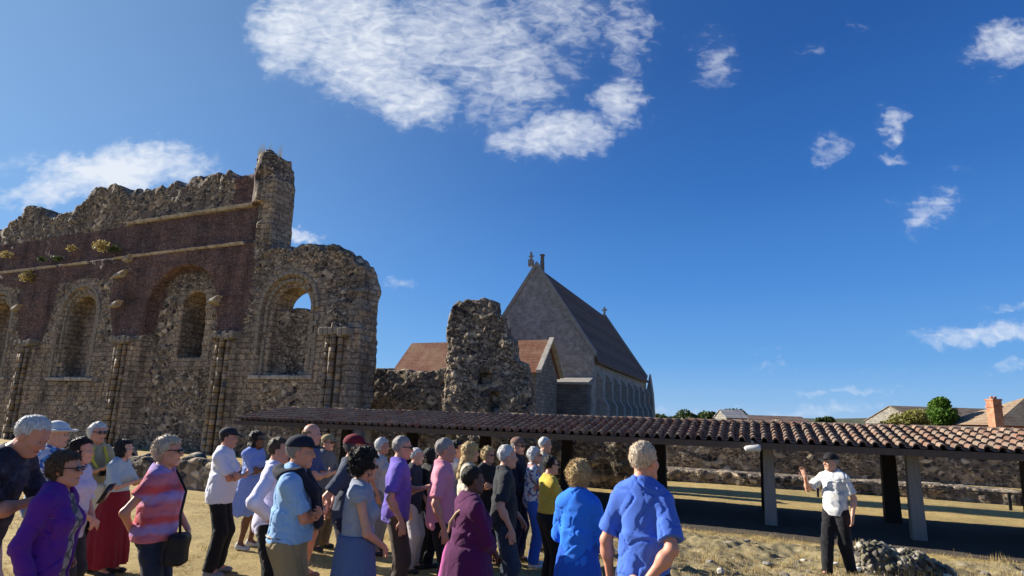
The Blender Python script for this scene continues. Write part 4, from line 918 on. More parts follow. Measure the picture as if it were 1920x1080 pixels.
rubble_wall('foundation_course', 'dark low foundation course across the middle of the sunny lawn beyond the shelter', 25.2, 1.1, [(-6, -.02), (-2, .02), (3, .0), (7, .0), (12, -.12), (20, -.2)], -.9, seed=41, rag=.12, h=.07)
def lamp():
    s1, z1 = onc(1411, 841, 14.93); root = empty('floodlight', ABM @ Matrix.Translation((s1, 14.9, z1))); tag(root, 'white floodlight fixed under the shelter eave, left of the grey post', 'lamp')
    m = MB(); m.tube([(-.17, 0, -.03), (-.13, 0, -.01), (.14, 0, .02), (.18, 0, .02)], [.05, .07, .09, .07], 12); m.build('housing', plain('white_enamel', (.55, .55, .53), .5), root, smooth=True)
    m = MB(); m.box(-.03, .03, -.02, .02, .07, .18); m.tube([(.05, .03, 0), (.2, .5, -.02), (.42, .98, -.03)], .02, 6); m.build('bracket', plain('grey_metal', (.2, .2, .2), .5), root)
lamp()
# ------------------------------------------------------------------ people
def rotx(a): c, s = math.cos(a), math.sin(a); return np.array([[1, 0, 0], [0, c, -s], [0, s, c]])
def roty(a): c, s = math.cos(a), math.sin(a); return np.array([[c, 0, s], [0, 1, 0], [-s, 0, c]])
def rotz(a): c, s = math.cos(a), math.sin(a); return np.array([[c, -s, 0], [s, c, 0], [0, 0, 1]])
def ik(S, W, l1, l2, pole):
    S = np.array(S, float); W = np.array(W, float); v = W-S; D = np.linalg.norm(v)
    if D > (l1+l2)*.995: W = S+v/D*(l1+l2)*.995; v = W-S; D = np.linalg.norm(v)
    u = v/D; a = (l1*l1-l2*l2+D*D)/(2*D); h = math.sqrt(max(l1*l1-a*a, 0)); p = np.array(pole, float); p = p-u*(p@u); p /= np.linalg.norm(p)+1e-9
    return S+u*a+p*h, W
# wrist (x outward, y forward, z up), pole of the elbow, hand direction, palm normal
ARMS = {'down': ((.25, .05, .90), (.5, -1, 0), (0, .15, -1), (-1, 0, 0)), 'fold': ((-.10, .20, 1.17), (1, -.2, -.6), (-1, .1, .25), (0, -1, 0)), 'hold': ((.05, .27, 1.20), (1, -.5, -.8), (-.35, 1, .35), (-.4, 0, 1)),
        'low': ((.05, .21, .98), (1, -.6, 0), (-.7, .4, -.6), (0, -1, 0)), 'back': ((.04, -.18, .99), (1, -.35, .1), (-.85, -.15, -.2), (0, 1, 0)), 'hip': ((.19, .03, 1.03), (1, -.5, 0), (-.2, .6, -.7), (-1, 0, 0)),
        'phone': ((.07, .30, 1.27), (1, -.3, -.9), (-.25, .9, .6), (-.6, -.6, .2)), 'wave': ((.30, .34, 1.30), (.6, -.3, -1), (-.15, .35, 1), (-.2, 1, -.1)), 'chin': ((.06, .2, 1.38), (.6, .1, -1), (-.3, -.2, 1), (0, -1, 0)),
        'pocket': ((.20, .06, .98), (.6, -1, 0), (-.3, .3, -1), (-1, 0, 0)), 'out': ((.30, .12, .98), (.6, -1, 0), (.1, .5, -1), (-1, 0, 0)), 'backlow': ((.10, -.19, .94), (1, -.1, .0), (-.9, -.1, -.35), (0, 1, 0))}
SKINS = [(.60, .30, .20), (.62, .35, .24), (.5, .25, .16), (.20, .10, .06), (.12, .06, .04)]
HAIRC = {'white': (.85, .80, .72), 'grey': (.42, .38, .34), 'dark': (.018, .013, .01), 'brown': (.10, .06, .035), 'blond': (.62, .44, .20), 'sandy': (.30, .2, .11), 'fairgrey': (.72, .58, .42), 'darkgrey': (.1, .09, .085)}
def mk(name, F, h, mat, parent=None):
    V, Q = F.mesh(h); return link(name, mesh_np(name, V, Q), mat, parent)
def person(label, px, ytop, Z, face, sk=0, hair='grey', hstyle='short', top=('tee', None), bot=('trousers', None), arms=('down', 'down'), hat=None, glasses=0, female=0, fat=0., lean=0., look=0., nod=0., shoe=(.03, .03, .03), stride=.0, h=None, group='visitors listening to the guide', hatmat=None, extra=None, wide=1., collar=1, hem=.86, seed=None, side=0, nof=False, dz=0.):
    wide *= .86; fat *= .7
    seed = seed if seed is not None else int(px*7+ytop); rg = random.Random(seed); res = h or (.011 if Z < 5.6 else .0135)
    x, zt = aty(px, ytop, Z); gz = float(zg(x, Z))+dz; Ht = zt-gz; k = Ht/(1.78 if hat or hstyle in ('curly',) else 1.765)
    Rs = rotx(-lean)                        # spine leans forward about the hips
    P0 = np.array([0, 0, .95])
    def B(p): p = np.array(p, float); p = p*np.array([wide, 1, 1]); return Rs@(p-P0)+P0
    def add_torso(F, g=0., kk=.06):
        W = wide
        F.ell(B((0, 0, 1.29)), (.158*W+g, .103+g+fat*.3, .20), kk, Rs)
        F.cap(B((-.12, -.005, 1.385)), B((.12, -.005, 1.385)), .056+g, k=kk)
        F.cap(B((-.135, 0, 1.425)), B((0, -.01, 1.475)), .042+g*.6, .05+g*.5, k=kk); F.cap(B((.135, 0, 1.425)), B((0, -.01, 1.475)), .042+g*.6, .05+g*.5, k=kk)
        F.ell(B((0, .008+fat*.5, 1.09)), ((.132 if female else .142)*W+g+fat*.6, .10+g+fat, .17), kk, Rs)
        F.ell(B((0, -.012, .955)), ((.168 if female else .158)*W+g+fat*.3, .118+g+fat*.3, .13), kk, Rs)
        if female:
            for s in (-1, 1): F.ell(B((s*.072, .085+fat*.4, 1.26)), (.07+g, .062+g, .068+g), .05, Rs)
    # legs
    HJ = {}; 
    for s in (-1, 1):
        f = s*stride; hip = np.array([s*.09*wide, 0, .93]); ank = np.array([s*(.115+.02*rg.random())*wide, .02+f, .085]); kn = ik(hip, ank, .445, .42, (0, 1, 0))[0]; HJ[s] = (hip, kn, ank)
    # arms
    AJ = {}
    for s, a in ((1, arms[0]), (-1, arms[1])):
        w, pole, hd, pn = ARMS[a] if isinstance(a, str) else a
        fl = np.array([s, 1, 1]); S = B((s*.176, -.005, 1.39)); w = np.array(w)*fl
        jit = np.array([rg.uniform(-.015, .015) for _ in range(3)]); W_ = B(w*np.array([.93, .95, 1])/np.array([wide, 1, 1]))+jit
        if fat: W_ = W_+np.array([0, fat*.9 if w[1] > .1 else 0, 0])
        E, W_ = ik(S, W_, .285, .25, Rs@(np.array(pole)*fl)); AJ[s] = (S, E, W_, Rs@(np.array(hd, float)*fl), Rs@(np.array(pn, float)*fl))
    Fb = Field(); add_torso(Fb, -.010)
    for s in (-1, 1):
        hip, kn, an = HJ[s]; Fb.cap(hip, kn, .08, .053, .04); Fb.cap(kn, an, .052, .036, .03); c = kn*.68+an*.32+np.array([0, -.02, 0]); Fb.ell(c, (.05, .052, .115), .03)
        Fb.cap(an, an+np.array([s*.015, .13, -.05]), .036, .026, .03)
        S, E, W_, hd, pn = AJ[s]; Fb.cap(S, E, .046 if not female else .039, .037 if not female else .032, .03); Fb.cap(E, W_, .038 if not female else .033, .026 if not female else .023, .02); Fb.ell(E*.7+W_*.3, (.043, .043, .05), .03) if not female else None
        hd = hd/np.linalg.norm(hd); pn = pn-hd*(pn@hd); pn /= np.linalg.norm(pn); sd_ = np.cross(hd, pn); hs_ = .93 if female else 1.0
        M = np.stack([sd_, hd, pn], 1); Fb.ell(W_+hd*.052, (.041*hs_, .056, .017), .015, M)
        curl = .55 if arms[0 if s == 1 else 1] not in ('wave', 'hold') else .22
        if arms[0 if s == 1 else 1] == 'phone': curl = .8
        rr = max(.0088, res*.82)
        for i, (o, L) in enumerate(((-.030, .066), (-.0105, .074), (.010, .070), (.029, .056))):
            p = W_+hd*.092+sd_*o*1.02; d = hd; aa = curl*(1+.12*i)
            for j, f in enumerate((.45, .32, .25)):
                aa2 = aa*(.35+.55*j); d2 = hd*math.cos(aa2)+pn*math.sin(aa2)+sd_*o*2.2; d2 /= np.linalg.norm(d2); q = p+d2*L*f; Fb.cap(p, q, rr*(1-.09*j), rr*(.92-.09*j), .004); p = q
        # the thumb leaves the side of the palm, on the side nearer the body's front
        ts = -1 if s == 1 else 1
        p = W_+hd*.03+sd_*.03*ts; q = p+(hd*.65+sd_*ts*.6+pn*.3)*.038; r_ = q+(hd*.9+sd_*ts*.15+pn*.35)*.03; Fb.cap(p, q, rr*1.25, rr*1.1, .008); Fb.cap(q, r_, rr*1.1, rr*.9, .004)
    # neck, head
    Hc0 = B((0, 0, 1.475)); Hm = Rs@rotz(-look)@rotx(-nod); hc = Hc0+Hm@np.array([0, .028, .145])
    Fb.cap(B((0, -.015, 1.43)), hc+Hm@np.array([0, -.02, -.06]), .056 if not female else .047, .052 if not female else .043, .03)
    def H(p): return hc+Hm@np.array(p, float)
    def he(F, c, r, kk=.02): F.ell(H(c), r, kk, Hm)
    he(Fb, (0, -.014, .035), (.074, .094, .086)); he(Fb, (0, .022, -.035), (.06, .068, .078), .03); Fb.cap(H((-.02, .062, -.098)), H((.02, .062, -.098)), .018, k=.03)
    for s in (-1, 1):
        Fb.cap(H((s*.052, .0, -.06)), H((s*.018, .06, -.095)), .02, .018, .03); he(Fb, (s*.036, .058, -.022), (.026, .024, .024), .02)
    if not nof:
        Fb.cap(H((-.034, .078, .024)), H((.034, .078, .024)), .010, k=.012)
        for s in (-1, 1): Fb.sub(H((s*.030, .094, .004)), (.018, .014, .012), .01, Hm); he(Fb, (s*.076, -.008, -.008), (.012, .021, .033), .008)
        Fb.cap(H((0, .086, .012)), H((0, .108, -.03)), .008, .0125, .01); Fb.cap(H((-.012, .095, -.034)), H((.012, .095, -.034)), .009, k=.006)
        Fb.cap(H((-.02, .083, -.062)), H((.02, .083, -.062)), .0068, k=.004); Fb.cap(H((-.016, .08, -.074)), H((.016, .08, -.074)), .008, k=.004)
    V, Q = Fb.mesh(res); me = mesh_np('person', V, Q); sm = skin(SKINS[sk]); root = link('person', me, sm); tag(root, label, 'person', group)
    # eyes, mouth
    em = _M.get('eye') or plain('eye_white', (.38, .36, .34), .6, spec=.05); _M['eye'] = em; ir = _M.get('iris') or plain('iris', (.03, .02, .015), .15); _M['iris'] = ir
    if not glasses:
        for s in (-1, 1):
            E1 = Field(); E1.ell(H((s*.030, .075, .004)), (.0105,)*3, .002); V, Q = E1.mesh(.004); m_ = mesh_np('eye', V, Q); o = link('eye', m_, [em, ir], root)
            cen = V[Q].mean(1); fw = (cen-H((s*.030, .075, .004)))@(Hm@np.array([0, 1, 0])); m_.polygons.foreach_set('material_index', (fw > .007).astype(np.int32))
    lm = _M.get('lip%d' % sk) or plain('lips', sc3((SKINS[sk][0], SKINS[sk][1]*.7, SKINS[sk][2]*.75), .75), .5); _M['lip%d' % sk] = lm
    if not nof: E1 = Field(); E1.cap(H((-.019, .0895, -.0655)), H((.019, .0895, -.0655)), .0052, k=.002); mk('mouth', E1, .004, lm, root)
    # hair
    hm = hairmat(HAIRC[hair]) if hair in HAIRC else None
    if hstyle != 'bald':
        Fh = Field(); T = {'short': .007, 'full': .014, 'bob': .016, 'long': .02, 'curly': .032, 'fringe': .008, 'wave': .022}[hstyle]
        he(Fh, (0, -.02, .036), (.076+T, .092+T, .088+T*.9), .02)
        if hstyle in ('full', 'curly', 'wave'): he(Fh, (0, -.035, -.0), (.08+T*.7, .07+T*.6, .09), .03)
        if hstyle == 'bob':
            he(Fh, (0, -.03, -.03), (.09, .078, .105), .03)
            for s in (-1, 1): he(Fh, (s*.07, .0, -.045), (.03, .055, .07), .03)
        if hstyle == 'long':
            he(Fh, (0, -.045, -.06), (.09, .065, .15), .03); Fh.cap(H((0, -.06, -.1)), B((0, -.09, 1.33)), .075, .06, .04)
            for s in (-1, 1): Fh.cap(H((s*.075, .0, -.02)), B((s*.09, .03, 1.38)), .032, .03, .03)
        cut = Field
        lo = .012 if hstyle in ('short', 'fringe') else -.4
        def carve(F_, X, Y, Zz, hstyle=hstyle):
            q = [X-hc[0], Y-hc[1], Zz-hc[2]]; lx = q[0]*Hm[0, 0]+q[1]*Hm[1, 0]+q[2]*Hm[2, 0]; ly = q[0]*Hm[0, 1]+q[1]*Hm[1, 1]+q[2]*Hm[2, 1]; lz = q[0]*Hm[0, 2]+q[1]*Hm[1, 2]+q[2]*Hm[2, 2]
            # keep the face clear: region in front of the ears and below the hairline
            fr = np.minimum(ly-(.018 if hstyle in ('short', 'fringe', 'full', 'wave', 'curly') else .03)+0*lx, .066-lz+np.minimum(0, (ly-.05))*.2)
            fr = np.minimum(fr, .085-np.abs(lx)+(.02 if hstyle in ('short', 'fringe', 'full') else -.008))
            F_ = np.maximum(F_, fr)
            if hstyle in ('short', 'fringe'): F_ = np.maximum(F_, np.maximum(-.055-lz, 0*lx-1)+0); F_ = np.maximum(F_, np.minimum(.0-lz+.012, ly+.02)*.9)
            if hstyle == 'fringe': F_ = np.maximum(F_, lz-.04+np.maximum(0, ly)*.6)
            am = {'curly': .03, 'wave': .02, 'full': .014, 'long': .014, 'bob': .01}.get(hstyle, .008)
            return F_+am*1.3*vnoise(lx*30+seed, ly*30, lz*22)+am*1.1*vnoise(lx*75, ly*75+seed, lz*34)
        Fh.post.append(carve); 
        V, Q = Fh.mesh(min(res, .009)); ff_ = V[Q]; nn_ = np.cross(ff_[:, 1]-ff_[:, 0], ff_[:, 2]-ff_[:, 0]); nn_ /= np.linalg.norm(nn_, axis=1)[:, None]+1e-9; cc_ = ff_.mean(1); rs_ = np.random.RandomState(seed % 9999)
        if (nn_*(cc_-hc)).sum() < 0: nn_ = -nn_
        nb = 2600 if Z < 6 else 1200; ii = rs_.randint(len(cc_), size=nb); q0 = cc_[ii]; N0 = nn_[ii]; dn_ = Hm@np.array([0, -.5, -1.]); ln = {'curly': .03, 'wave': .03, 'long': .035, 'bob': .02, 'full': .022}.get(hstyle, .013)
        dr = N0*.55+dn_*.5+rs_.normal(0, .35, (nb, 3)); dr /= np.linalg.norm(dr, axis=1)[:, None]; sd2 = np.cross(dr, rs_.normal(size=(nb, 3))); sd2 /= np.linalg.norm(sd2, axis=1)[:, None]; L_ = ln*rs_.uniform(.5, 1.2, (nb, 1)); q0 = q0-N0*.004
        bl = np.stack([q0-sd2*.0022, q0+sd2*.0022, q0+dr*L_+sd2*.0006, q0+dr*L_-sd2*.0006], 1).reshape(-1, 3)
        link('hair', mesh_np('hair', np.concatenate([V, bl]), np.concatenate([Q, np.arange(4*nb).reshape(-1, 4)+len(V)])), hm, root)
        if not glasses and not nof:
            Fe = MB()
            for s in (-1, 1): Fe.tube([H((s*.015, .092, .026)), H((s*.03, .093, .031)), H((s*.046, .08, .025))], [.003, .0042, .002], 5)
            Fe.build('eyebrows', hm, root) if False else None
    if glasses:
        gm = _M.get('gl') or plain('dark_lenses', (.008, .008, .01), .12, spec=.6); _M['gl'] = gm; go = empty('sunglasses'); go.parent = root
        for s in (-1, 1):
            E1 = Field(); E1.ell(H((s*.031, .097, .004)), (.027, .010, .020), .004, Hm); mk('lens', E1, .006, gm, go)
            g_ = MB(); g_.tube([H((s*.055, .088, .01)), H((s*.078, .05, .012)), H((s*.082, -.01, .01))], .004, 6); g_.build('temple_arm', gm, go)
        g_ = MB(); g_.tube([H((-.01, .104, .01)), H((.01, .104, .01))], .004, 6); g_.build('bridge', gm, go)
    if hat:
        hmm = hatmat or plain('hat_cloth', (.1, .1, .1), .9); ho = None; Fh = Field(); he(Fh, (0, -.012, .05), (.092, .112, .088), .01)
        def hc_(F_, X, Y, Zz):
            q = [X-hc[0], Y-hc[1], Zz-hc[2]]; lz = q[0]*Hm[0, 2]+q[1]*Hm[1, 2]+q[2]*Hm[2, 2]; return np.maximum(F_, .042-lz)+.004*vnoise(X*30, Y*30, Zz*30)
        Fh.post.append(hc_); ho = mk('cap' if hat == 'cap' else 'hat', Fh, .009, hmm, root)
        Fv = Field()
        if hat == 'cap': Fv.ell(H((0, .12, .042)), (.075, .07, .008), .01, Hm@rotx(-.12)); mk('visor', Fv, .008, hmm, ho)
        else: Fv.ell(H((0, -.005, .045)), (.165, .18, .011), .01, Hm); Fv.post.append(lambda F_, X, Y, Zz: F_+.01*vnoise(X*9, Y*9, Zz)); mk('brim', Fv, .01, hmm, ho)
    # ---- clothes
    def folds(F_, X, Y, Zz, a=1.):
        n = vnoise(X*6+seed, Y*6, Zz*7); m_ = vnoise(X*14+4*n, Y*14, Zz*9+3*n+seed)
        d = np.abs(vnoise(X*5+Zz*5+seed+2*n, Y*5, Zz*9-X*8)); e2 = np.abs(vnoise(X*11-Zz*7+seed*2, Y*9, Zz*6+X*6+2*n))
        return F_+a*np.clip(-.007+.016*n+.012*m_+.22*np.clip(.05-d, 0, 1)+.13*np.clip(.045-e2, 0, 1), -.022, .0035)
    tk, tm = top
    if tm is not None:
        Ft = Field(); fat *= .75; g = {'tee': .013, 'polo': .014, 'shirt': .015, 'jacket': .016, 'blouse': .015, 'vest': .011, 'dress': .011}[tk]; add_torso(Ft, g)
        if tk != 'dress':
            Ft.fn(lambda X, Y, Zz: np.maximum((np.sqrt((X/((.158 if not female else .150)*wide+g+fat*.5))**2+((Y-.0-fat*.4)/(.102+g+fat*.8))**2)-1)*.12, np.maximum(hem-Zz, Zz-1.18)), (-.25*wide-fat, -.2-fat, hem), (.25*wide+fat, .2+fat*2, 1.2), .05)
        sl = {'tee': .78, 'polo': .8, 'shirt': 2, 'jacket': 2, 'blouse': .95, 'vest': .12, 'dress': .12}[tk]
        if extra and 'sleeve' in extra: sl = extra['sleeve']
        for s in (-1, 1):
            u1_ = (.040 if female else .046)+g*.7; S, E, W_, _, _ = AJ[s]; S2 = S*.9+Hc0*.1; Ft.cap(S2, S, u1_, u1_, .04); u = E-S; u1 = (.042 if female else .048)+g*.8
            if sl <= 1: Ft.cap(S, E, u1, u1+.008, .03, flat=sl)
            else:
                Ft.cap(S, E, u1+.004, u1, .03); Ft.cap(E, W_, u1, u1-.014, .025, flat=.97 if sl == 2 else sl-1)
        if tk in ('polo', 'shirt', 'jacket') and collar:
            for i in range(10):
                a0 = math.radians(40+i*28); a1 = math.radians(40+(i+1)*28)
                q = lambda a: B((.066*math.sin(a)*-1/wide, -.005+.072*math.cos(a), 1.475+.02*-math.cos(a)+.012)); Ft.cap(q(a0), q(a1), .013, .013, .012)
        def trim(F_, X, Y, Zz):
            F_ = folds(F_, X, Y, Zz, 1.0 if tk != 'jacket' else 1.2)
            F_ = np.maximum(F_, hem+.012*vnoise(X*6, Y*6, 1.)-Zz)
            nk = Hc0+np.array([0, .022, .045]); dn = np.sqrt((X-nk[0])**2+((Y-nk[1]))**2+((Zz-nk[2])*(1.0 if female else 1.15))**2)-(.085 if (female and tk in ('blouse', 'tee', 'dress', 'vest')) else .068)
            if not (tk in ('polo', 'shirt', 'jacket') and collar): F_ = np.maximum(F_, -dn)
            if tk == 'jacket' and female:          # open front
                F_ = np.maximum(F_, -np.maximum(np.abs(X)-.035-.1*np.clip(1.45-Zz, 0, 1)*.5, .03-Y))
            return F_
        Ft.post.append(trim); nm = {'tee': 't_shirt', 'polo': 'polo_shirt', 'shirt': 'shirt', 'jacket': 'jacket', 'blouse': 'blouse', 'vest': 'sleeveless_top', 'dress': 'bodice'}[tk]
        mk(nm, Ft, res, tm, root)
        if tk == 'jacket' and female and extra and 'under' in extra:
            Fu = Field(); add_torso(Fu, .014); Fu.post.append(lambda F_, X, Y, Zz: np.maximum(np.maximum(folds(F_, X, Y, Zz, .6), hem-.02-Zz), -(np.sqrt(X**2+(Y-Hc0[1]-.03)**2+(Zz-Hc0[2]-.04)**2)-.085))); mk('blouse', Fu, res, extra['under'], root)
    bk, bm = bot
    if bm is not None:
        Fl = Field()
        if bk in ('trousers', 'shorts', 'jeans'):
            up = .0 if hem > .95 else -.022; Fl.ell((0, -.008, .955), ((.166 if female else .158)*wide+.02+fat*.3+up, .135+fat*.3+up, .13), .05)
            ff = .12 if bk != 'shorts' else .5
            for s in (-1, 1):
                hip, kn, an = HJ[s]; lr = .008 if bk == 'jeans' else .02
                if bk == 'shorts': Fl.cap(hip, kn, .098, .095, .04, flat=.93)
                else: Fl.cap(hip, kn, .088+lr+up*.6, .062+lr, .04); Fl.cap(kn, an+np.array([0, 0, -.03]), .062+lr, .052+lr*.9, .03, flat=.97)
            zt_ = 1.03
            Fl.post.append(lambda F_, X, Y, Zz: np.maximum(folds(F_, X, Y, Zz, .85), Zz-zt_))
            mk(bk, Fl, res, bm, root)
            if hem > .95 and not female:
                bb = MB(); pts = [(math.cos(t_)*(.182*wide+fat*.3), math.sin(t_)*(.142+fat*.3)-.006, 1.005) for t_ in np.linspace(0, 2*math.pi, 25)]; bb.tube(pts, .014, 6, False); bb.build('belt', _M.get('belt') or _M.setdefault('belt', plain('belt_leather', (.03, .02, .015), .5)), root)
        else:                                   # skirts, long or short
            z0, rx0 = (extra or {}).get('skirt', (.4, .24)); z1 = 1.08; nf = rg.choice((7, 9, 11)); ph = rg.uniform(0, 6)
            def cone(X, Y, Zz):
                t = np.clip((z1-Zz)/(z1-z0), 0, 1); an = np.arctan2(Y, X); w_ = .15*wide+fat*.4+.02+(rx0-.15)*np.sqrt(np.clip(t*1.25, 0, 1))*.8+(rx0-.15)*.2*t
                rp = 1+t*.07*np.sin(an*nf+ph+2*np.sin(an*3+Zz*3))+t*.03*np.sin(an*nf*2.3+Zz*6)
                q = (np.sqrt((X/(w_*rp))**2+((Y+.005)/(w_*.82*rp))**2)-1)*w_*.75
                return np.maximum(q, np.maximum(z0+.012*np.sin(an*nf+ph)-Zz, Zz-z1))
            Fl.fn(cone, (-.4, -.36, z0), (.4, .36, z1), .03); Fl.post.append(lambda F_, X, Y, Zz: folds(F_, X, Y, Zz, .45))
            mk('skirt', Fl, res, bm, root)
    # shoes
    shm = _M.get(('shoe', shoe)) or plain('shoe_leather', shoe, .5); _M[('shoe', shoe)] = shm
    for s in (-1, 1):
        an = HJ[s][2]; Fs = Field(); Fs.cap(an+np.array([0, -.03, -.045]), an+np.array([s*.02, .13, -.058]), .042, .036, .03); Fs.ell(an+np.array([s*.02, .13, -.055]), (.046, .06, .034), .02); Fs.cap(an+np.array([0, -.01, 0]), an+np.array([0, .02, -.04]), .042, .045, .03)
        Fs.post.append(lambda F_, X, Y, Zz: np.maximum(F_, .004-Zz)); mk('shoe', Fs, res, shm, root)
    root.matrix_world = Matrix.Translation((x, Z, gz)) @ Matrix.Rotation(-R(face), 4, 'Z') @ Matrix.Rotation(R(side), 4, 'Y') @ Matrix.Scale(k, 4)
    # put the head back exactly over its place
    hw = root.matrix_world @ Vector(hc); root.location.x += (x-hw.x); root.location.y += (Z-hw.y)*.5
    root['hands'] = [float(v) for s in (1, -1) for v in AJ[s][2]+AJ[s][3]/np.linalg.norm(AJ[s][3])*.06]
    del root['hands']
    return root, dict(B=B, H=H, AJ=AJ, k=k, Rs=Rs, Hm=Hm, hc=hc)
def worn(root, name, label, cat, mat, build, group=None):
    """a separate thing carried by a person, modelled in that person's own frame"""
    m = MB(); build(m); o = m.build(name, mat, None, smooth=True); o.matrix_world = root.matrix_world; tag(o, label, cat, group); return o
def bag(root, D, label, mat, pos, sz, strap=None, name='handbag'):
    F = Field(); F.fn(lambda X, Y, Z_: np.sqrt(np.maximum(np.abs(X-pos[0])-sz[0]+.03, 0)**2+np.maximum(np.abs(Y-pos[1])-sz[1]+.03, 0)**2+np.maximum(np.abs(Z_-pos[2])-sz[2]+.03, 0)**2)-.03, np.array(pos)-sz, np.array(pos)+sz)
    F.post.append(lambda G, X, Y, Z_: G+.012*vnoise(X*14, Y*14, Z_*14)); V, Q = F.mesh(.011); e = empty(name); e.matrix_world = root.matrix_world; tag(e, label, 'bag'); link('bag_body', mesh_np('bag_body', V, Q), mat, e)
    if strap: m = MB(); m.tube(strap, .011, 6); m.build('strap', mat, e, smooth=True)
    return e
C = cloth
P = person
NAVY = (.012, .016, .04); BLK = (.009, .009, .012)
# far rows first
P('person in a white shirt with arms folded, dark trousers, dark cap, near the shelter end', 432, 797, 7.0, 84, 0, 'dark', 'short', ('polo', C('white_polo', (.78, .78, .84))), ('trousers', C('black_trousers', BLK)), ('fold', 'fold'), hat='cap', hatmat=plain('dark_cap', (.03, .03, .035), .9), glasses=0, fat=.06, hem=.84, shoe=(.2, .2, .22), wide=1.05)
P('person with long dark hair in a light blue knee-length dress', 484, 806, 8.3, 100, 3, 'dark', 'long', ('blouse', C('blue_dress_cloth', (.24, .34, .72))), ('skirt', C('blue_dress_skirt', (.26, .36, .72))), ('fold', 'fold'), female=1, glasses=1, extra={'skirt': (.50, .27), 'sleeve': 1.0}, wide=1.15, shoe=(.5, .5, .48))
P('person in a white long-sleeved shirt, mostly hidden behind the navy capped man', 527, 816, 5.4, 80, 0, 'brown', 'short', ('shirt', C('lilac_shirt', (.75, .72, .88))), ('trousers', C('black_trousers', BLK)), ('hip', 'hip'), glasses=0)
P('tall person with bare legs, blue-grey shirt and tan shorts behind the navy cap', 588, 791, 6.9, 96, 1, 'sandy', 'fringe', ('tee', C('blue_grey_tee', (.06, .09, .2))), ('shorts', C('tan_shorts', (.3, .2, .13))), ('fold', 'fold'), shoe=(.25, .15, .1), wide=1.08)
P('small distant person in an olive cap and sunglasses with grey shirt and olive trousers', 617, 811, 8.4, 110, 1, 'sandy', 'short', ('tee', C('grey_shirt', (.12, .13, .15))), ('trousers', C('olive_trousers', (.16, .12, .07))), ('fold', 'low'), hat='cap', hatmat=plain('olive_cap', (.3, .24, .12), .9), glasses=1)
P('person in a maroon cap and slate polo with dark shorts', 668, 809, 5.7, 88, 0, 'darkgrey', 'short', ('polo', C('slate_polo', (.045, .06, .10))), ('shorts', C('navy_shorts', (.015, .015, .035))), ('back', 'back'), hat='cap', hatmat=plain('maroon_cap', (.16, .012, .025), .9), hem=.88)
P('distant person with white hair between the maroon cap and the violet shirt', 719, 819, 8.2, 90, 0, 'white', 'full', ('tee', C('pale_tee', (.5, .5, .5))), ('trousers', C('grey_trousers', (.2, .2, .2))), ('down', 'down'), female=1)
P('person in a violet polo and brown trousers with sunglasses, grey hair', 757, 814, 6.0, 80, 1, 'grey', 'short', ('polo', C('violet_polo', (.17, .12, .52))), ('trousers', C('brown_trousers', (.085, .062, .05))), ('down', 'hold'), glasses=1, fat=.015, hem=.87)
P('short person with white hair, dark waistcoat and pale trousers', 783, 837, 7.4, 100, 1, 'white', 'short', ('vest', C('dark_waistcoat', (.02, .022, .04))), ('trousers', C('pale_trousers', (.5, .45, .46))), ('down', 'low'), fat=.02, hem=.8)
P('dark-haired person hidden behind the pink shirt', 809, 838, 7.6, 60, 1, 'dark', 'bob', ('tee', C('black_tee', (.03, .03, .03))), ('trousers', C('black_trousers', BLK)), ('down', 'down'), female=1)
P('person in sunglasses and a pale blue shirt just behind the pink shirt', 858, 822, 7.2, 92, 1, 'dark', 'short', ('shirt', C('ice_blue_shirt', (.45, .5, .62))), ('trousers', C('black_trousers', BLK)), ('down', 'down'), glasses=1)
P('person in a salmon pink polo and black trousers', 838, 818, 5.8, 84, 0, 'grey', 'short', ('polo', C('pink_polo', (.74, .28, .36))), ('trousers', C('black_trousers', BLK)), ('down', 'low'), fat=.02, hem=.86, glasses=0)
P('person with a golden yellow sun hat and blond hair', 884, 825, 6.9, 78, 1, 'blond', 'long', ('blouse', C('cream_blouse', (.6, .55, .42))), ('trousers', C('dark_trousers', (.03, .03, .03))), ('down', 'down'), hat='cap', hatmat=plain('golden_hat', (.55, .4, .14), .9), female=1)
P('blond person in dark glasses and black top right of the golden hat', 917, 836, 7.9, 130, 1, 'blond', 'wave', ('blouse', C('black_top', (.02, .02, .02))), ('trousers', C('black_trousers', BLK)), ('fold', 'fold'), glasses=1, female=1)
P('white-haired person in a charcoal polo and slate trousers', 953, 831, 5.9, 82, 1, 'white', 'short', ('polo', C('charcoal_polo', (.025, .028, .032))), ('trousers', C('slate_trousers', (.03, .045, .075))), ('down', 'low'), hem=.88, fat=.015)
P('person in a brown cap and navy jacket over a white shirt', 972, 816, 8.0, 120, 1, 'grey', 'short', ('jacket', C('navy_jacket', NAVY)), ('trousers', C('navy_trousers', NAVY)), ('low', 'low'), hat='cap', hatmat=plain('brown_cap', (.2, .12, .09), .9), glasses=1)
P('distant white-haired person standing behind the patterned white top', 1023, 817, 8.9, 100, 1, 'white', 'short', ('tee', C('beige_tee', (.5, .42, .32))), ('trousers', C('stone_trousers', (.3, .27, .2))), ('down', 'down'))
P('white-haired person in a patterned white top and bright blue trousers', 1004, 836, 7.8, 92, 1, 'white', 'full', ('tee', C('patterned_top', (.6, .6, .6), 'print', (.1, .12, .25), (.55, .25, .2))), ('trousers', C('bright_blue_trousers', (.035, .10, .42))), ('chin', 'fold'), female=1, glasses=1, shoe=(.7, .7, .68))
P('short dark-haired person in a mustard top and black trousers', 1034, 851, 6.6, 70, 1, 'dark', 'short', ('blouse', C('mustard_top', (.62, .44, .06))), ('trousers', C('black_trousers', BLK)), ('fold', 'fold'), female=1, hem=1.02, glasses=1)
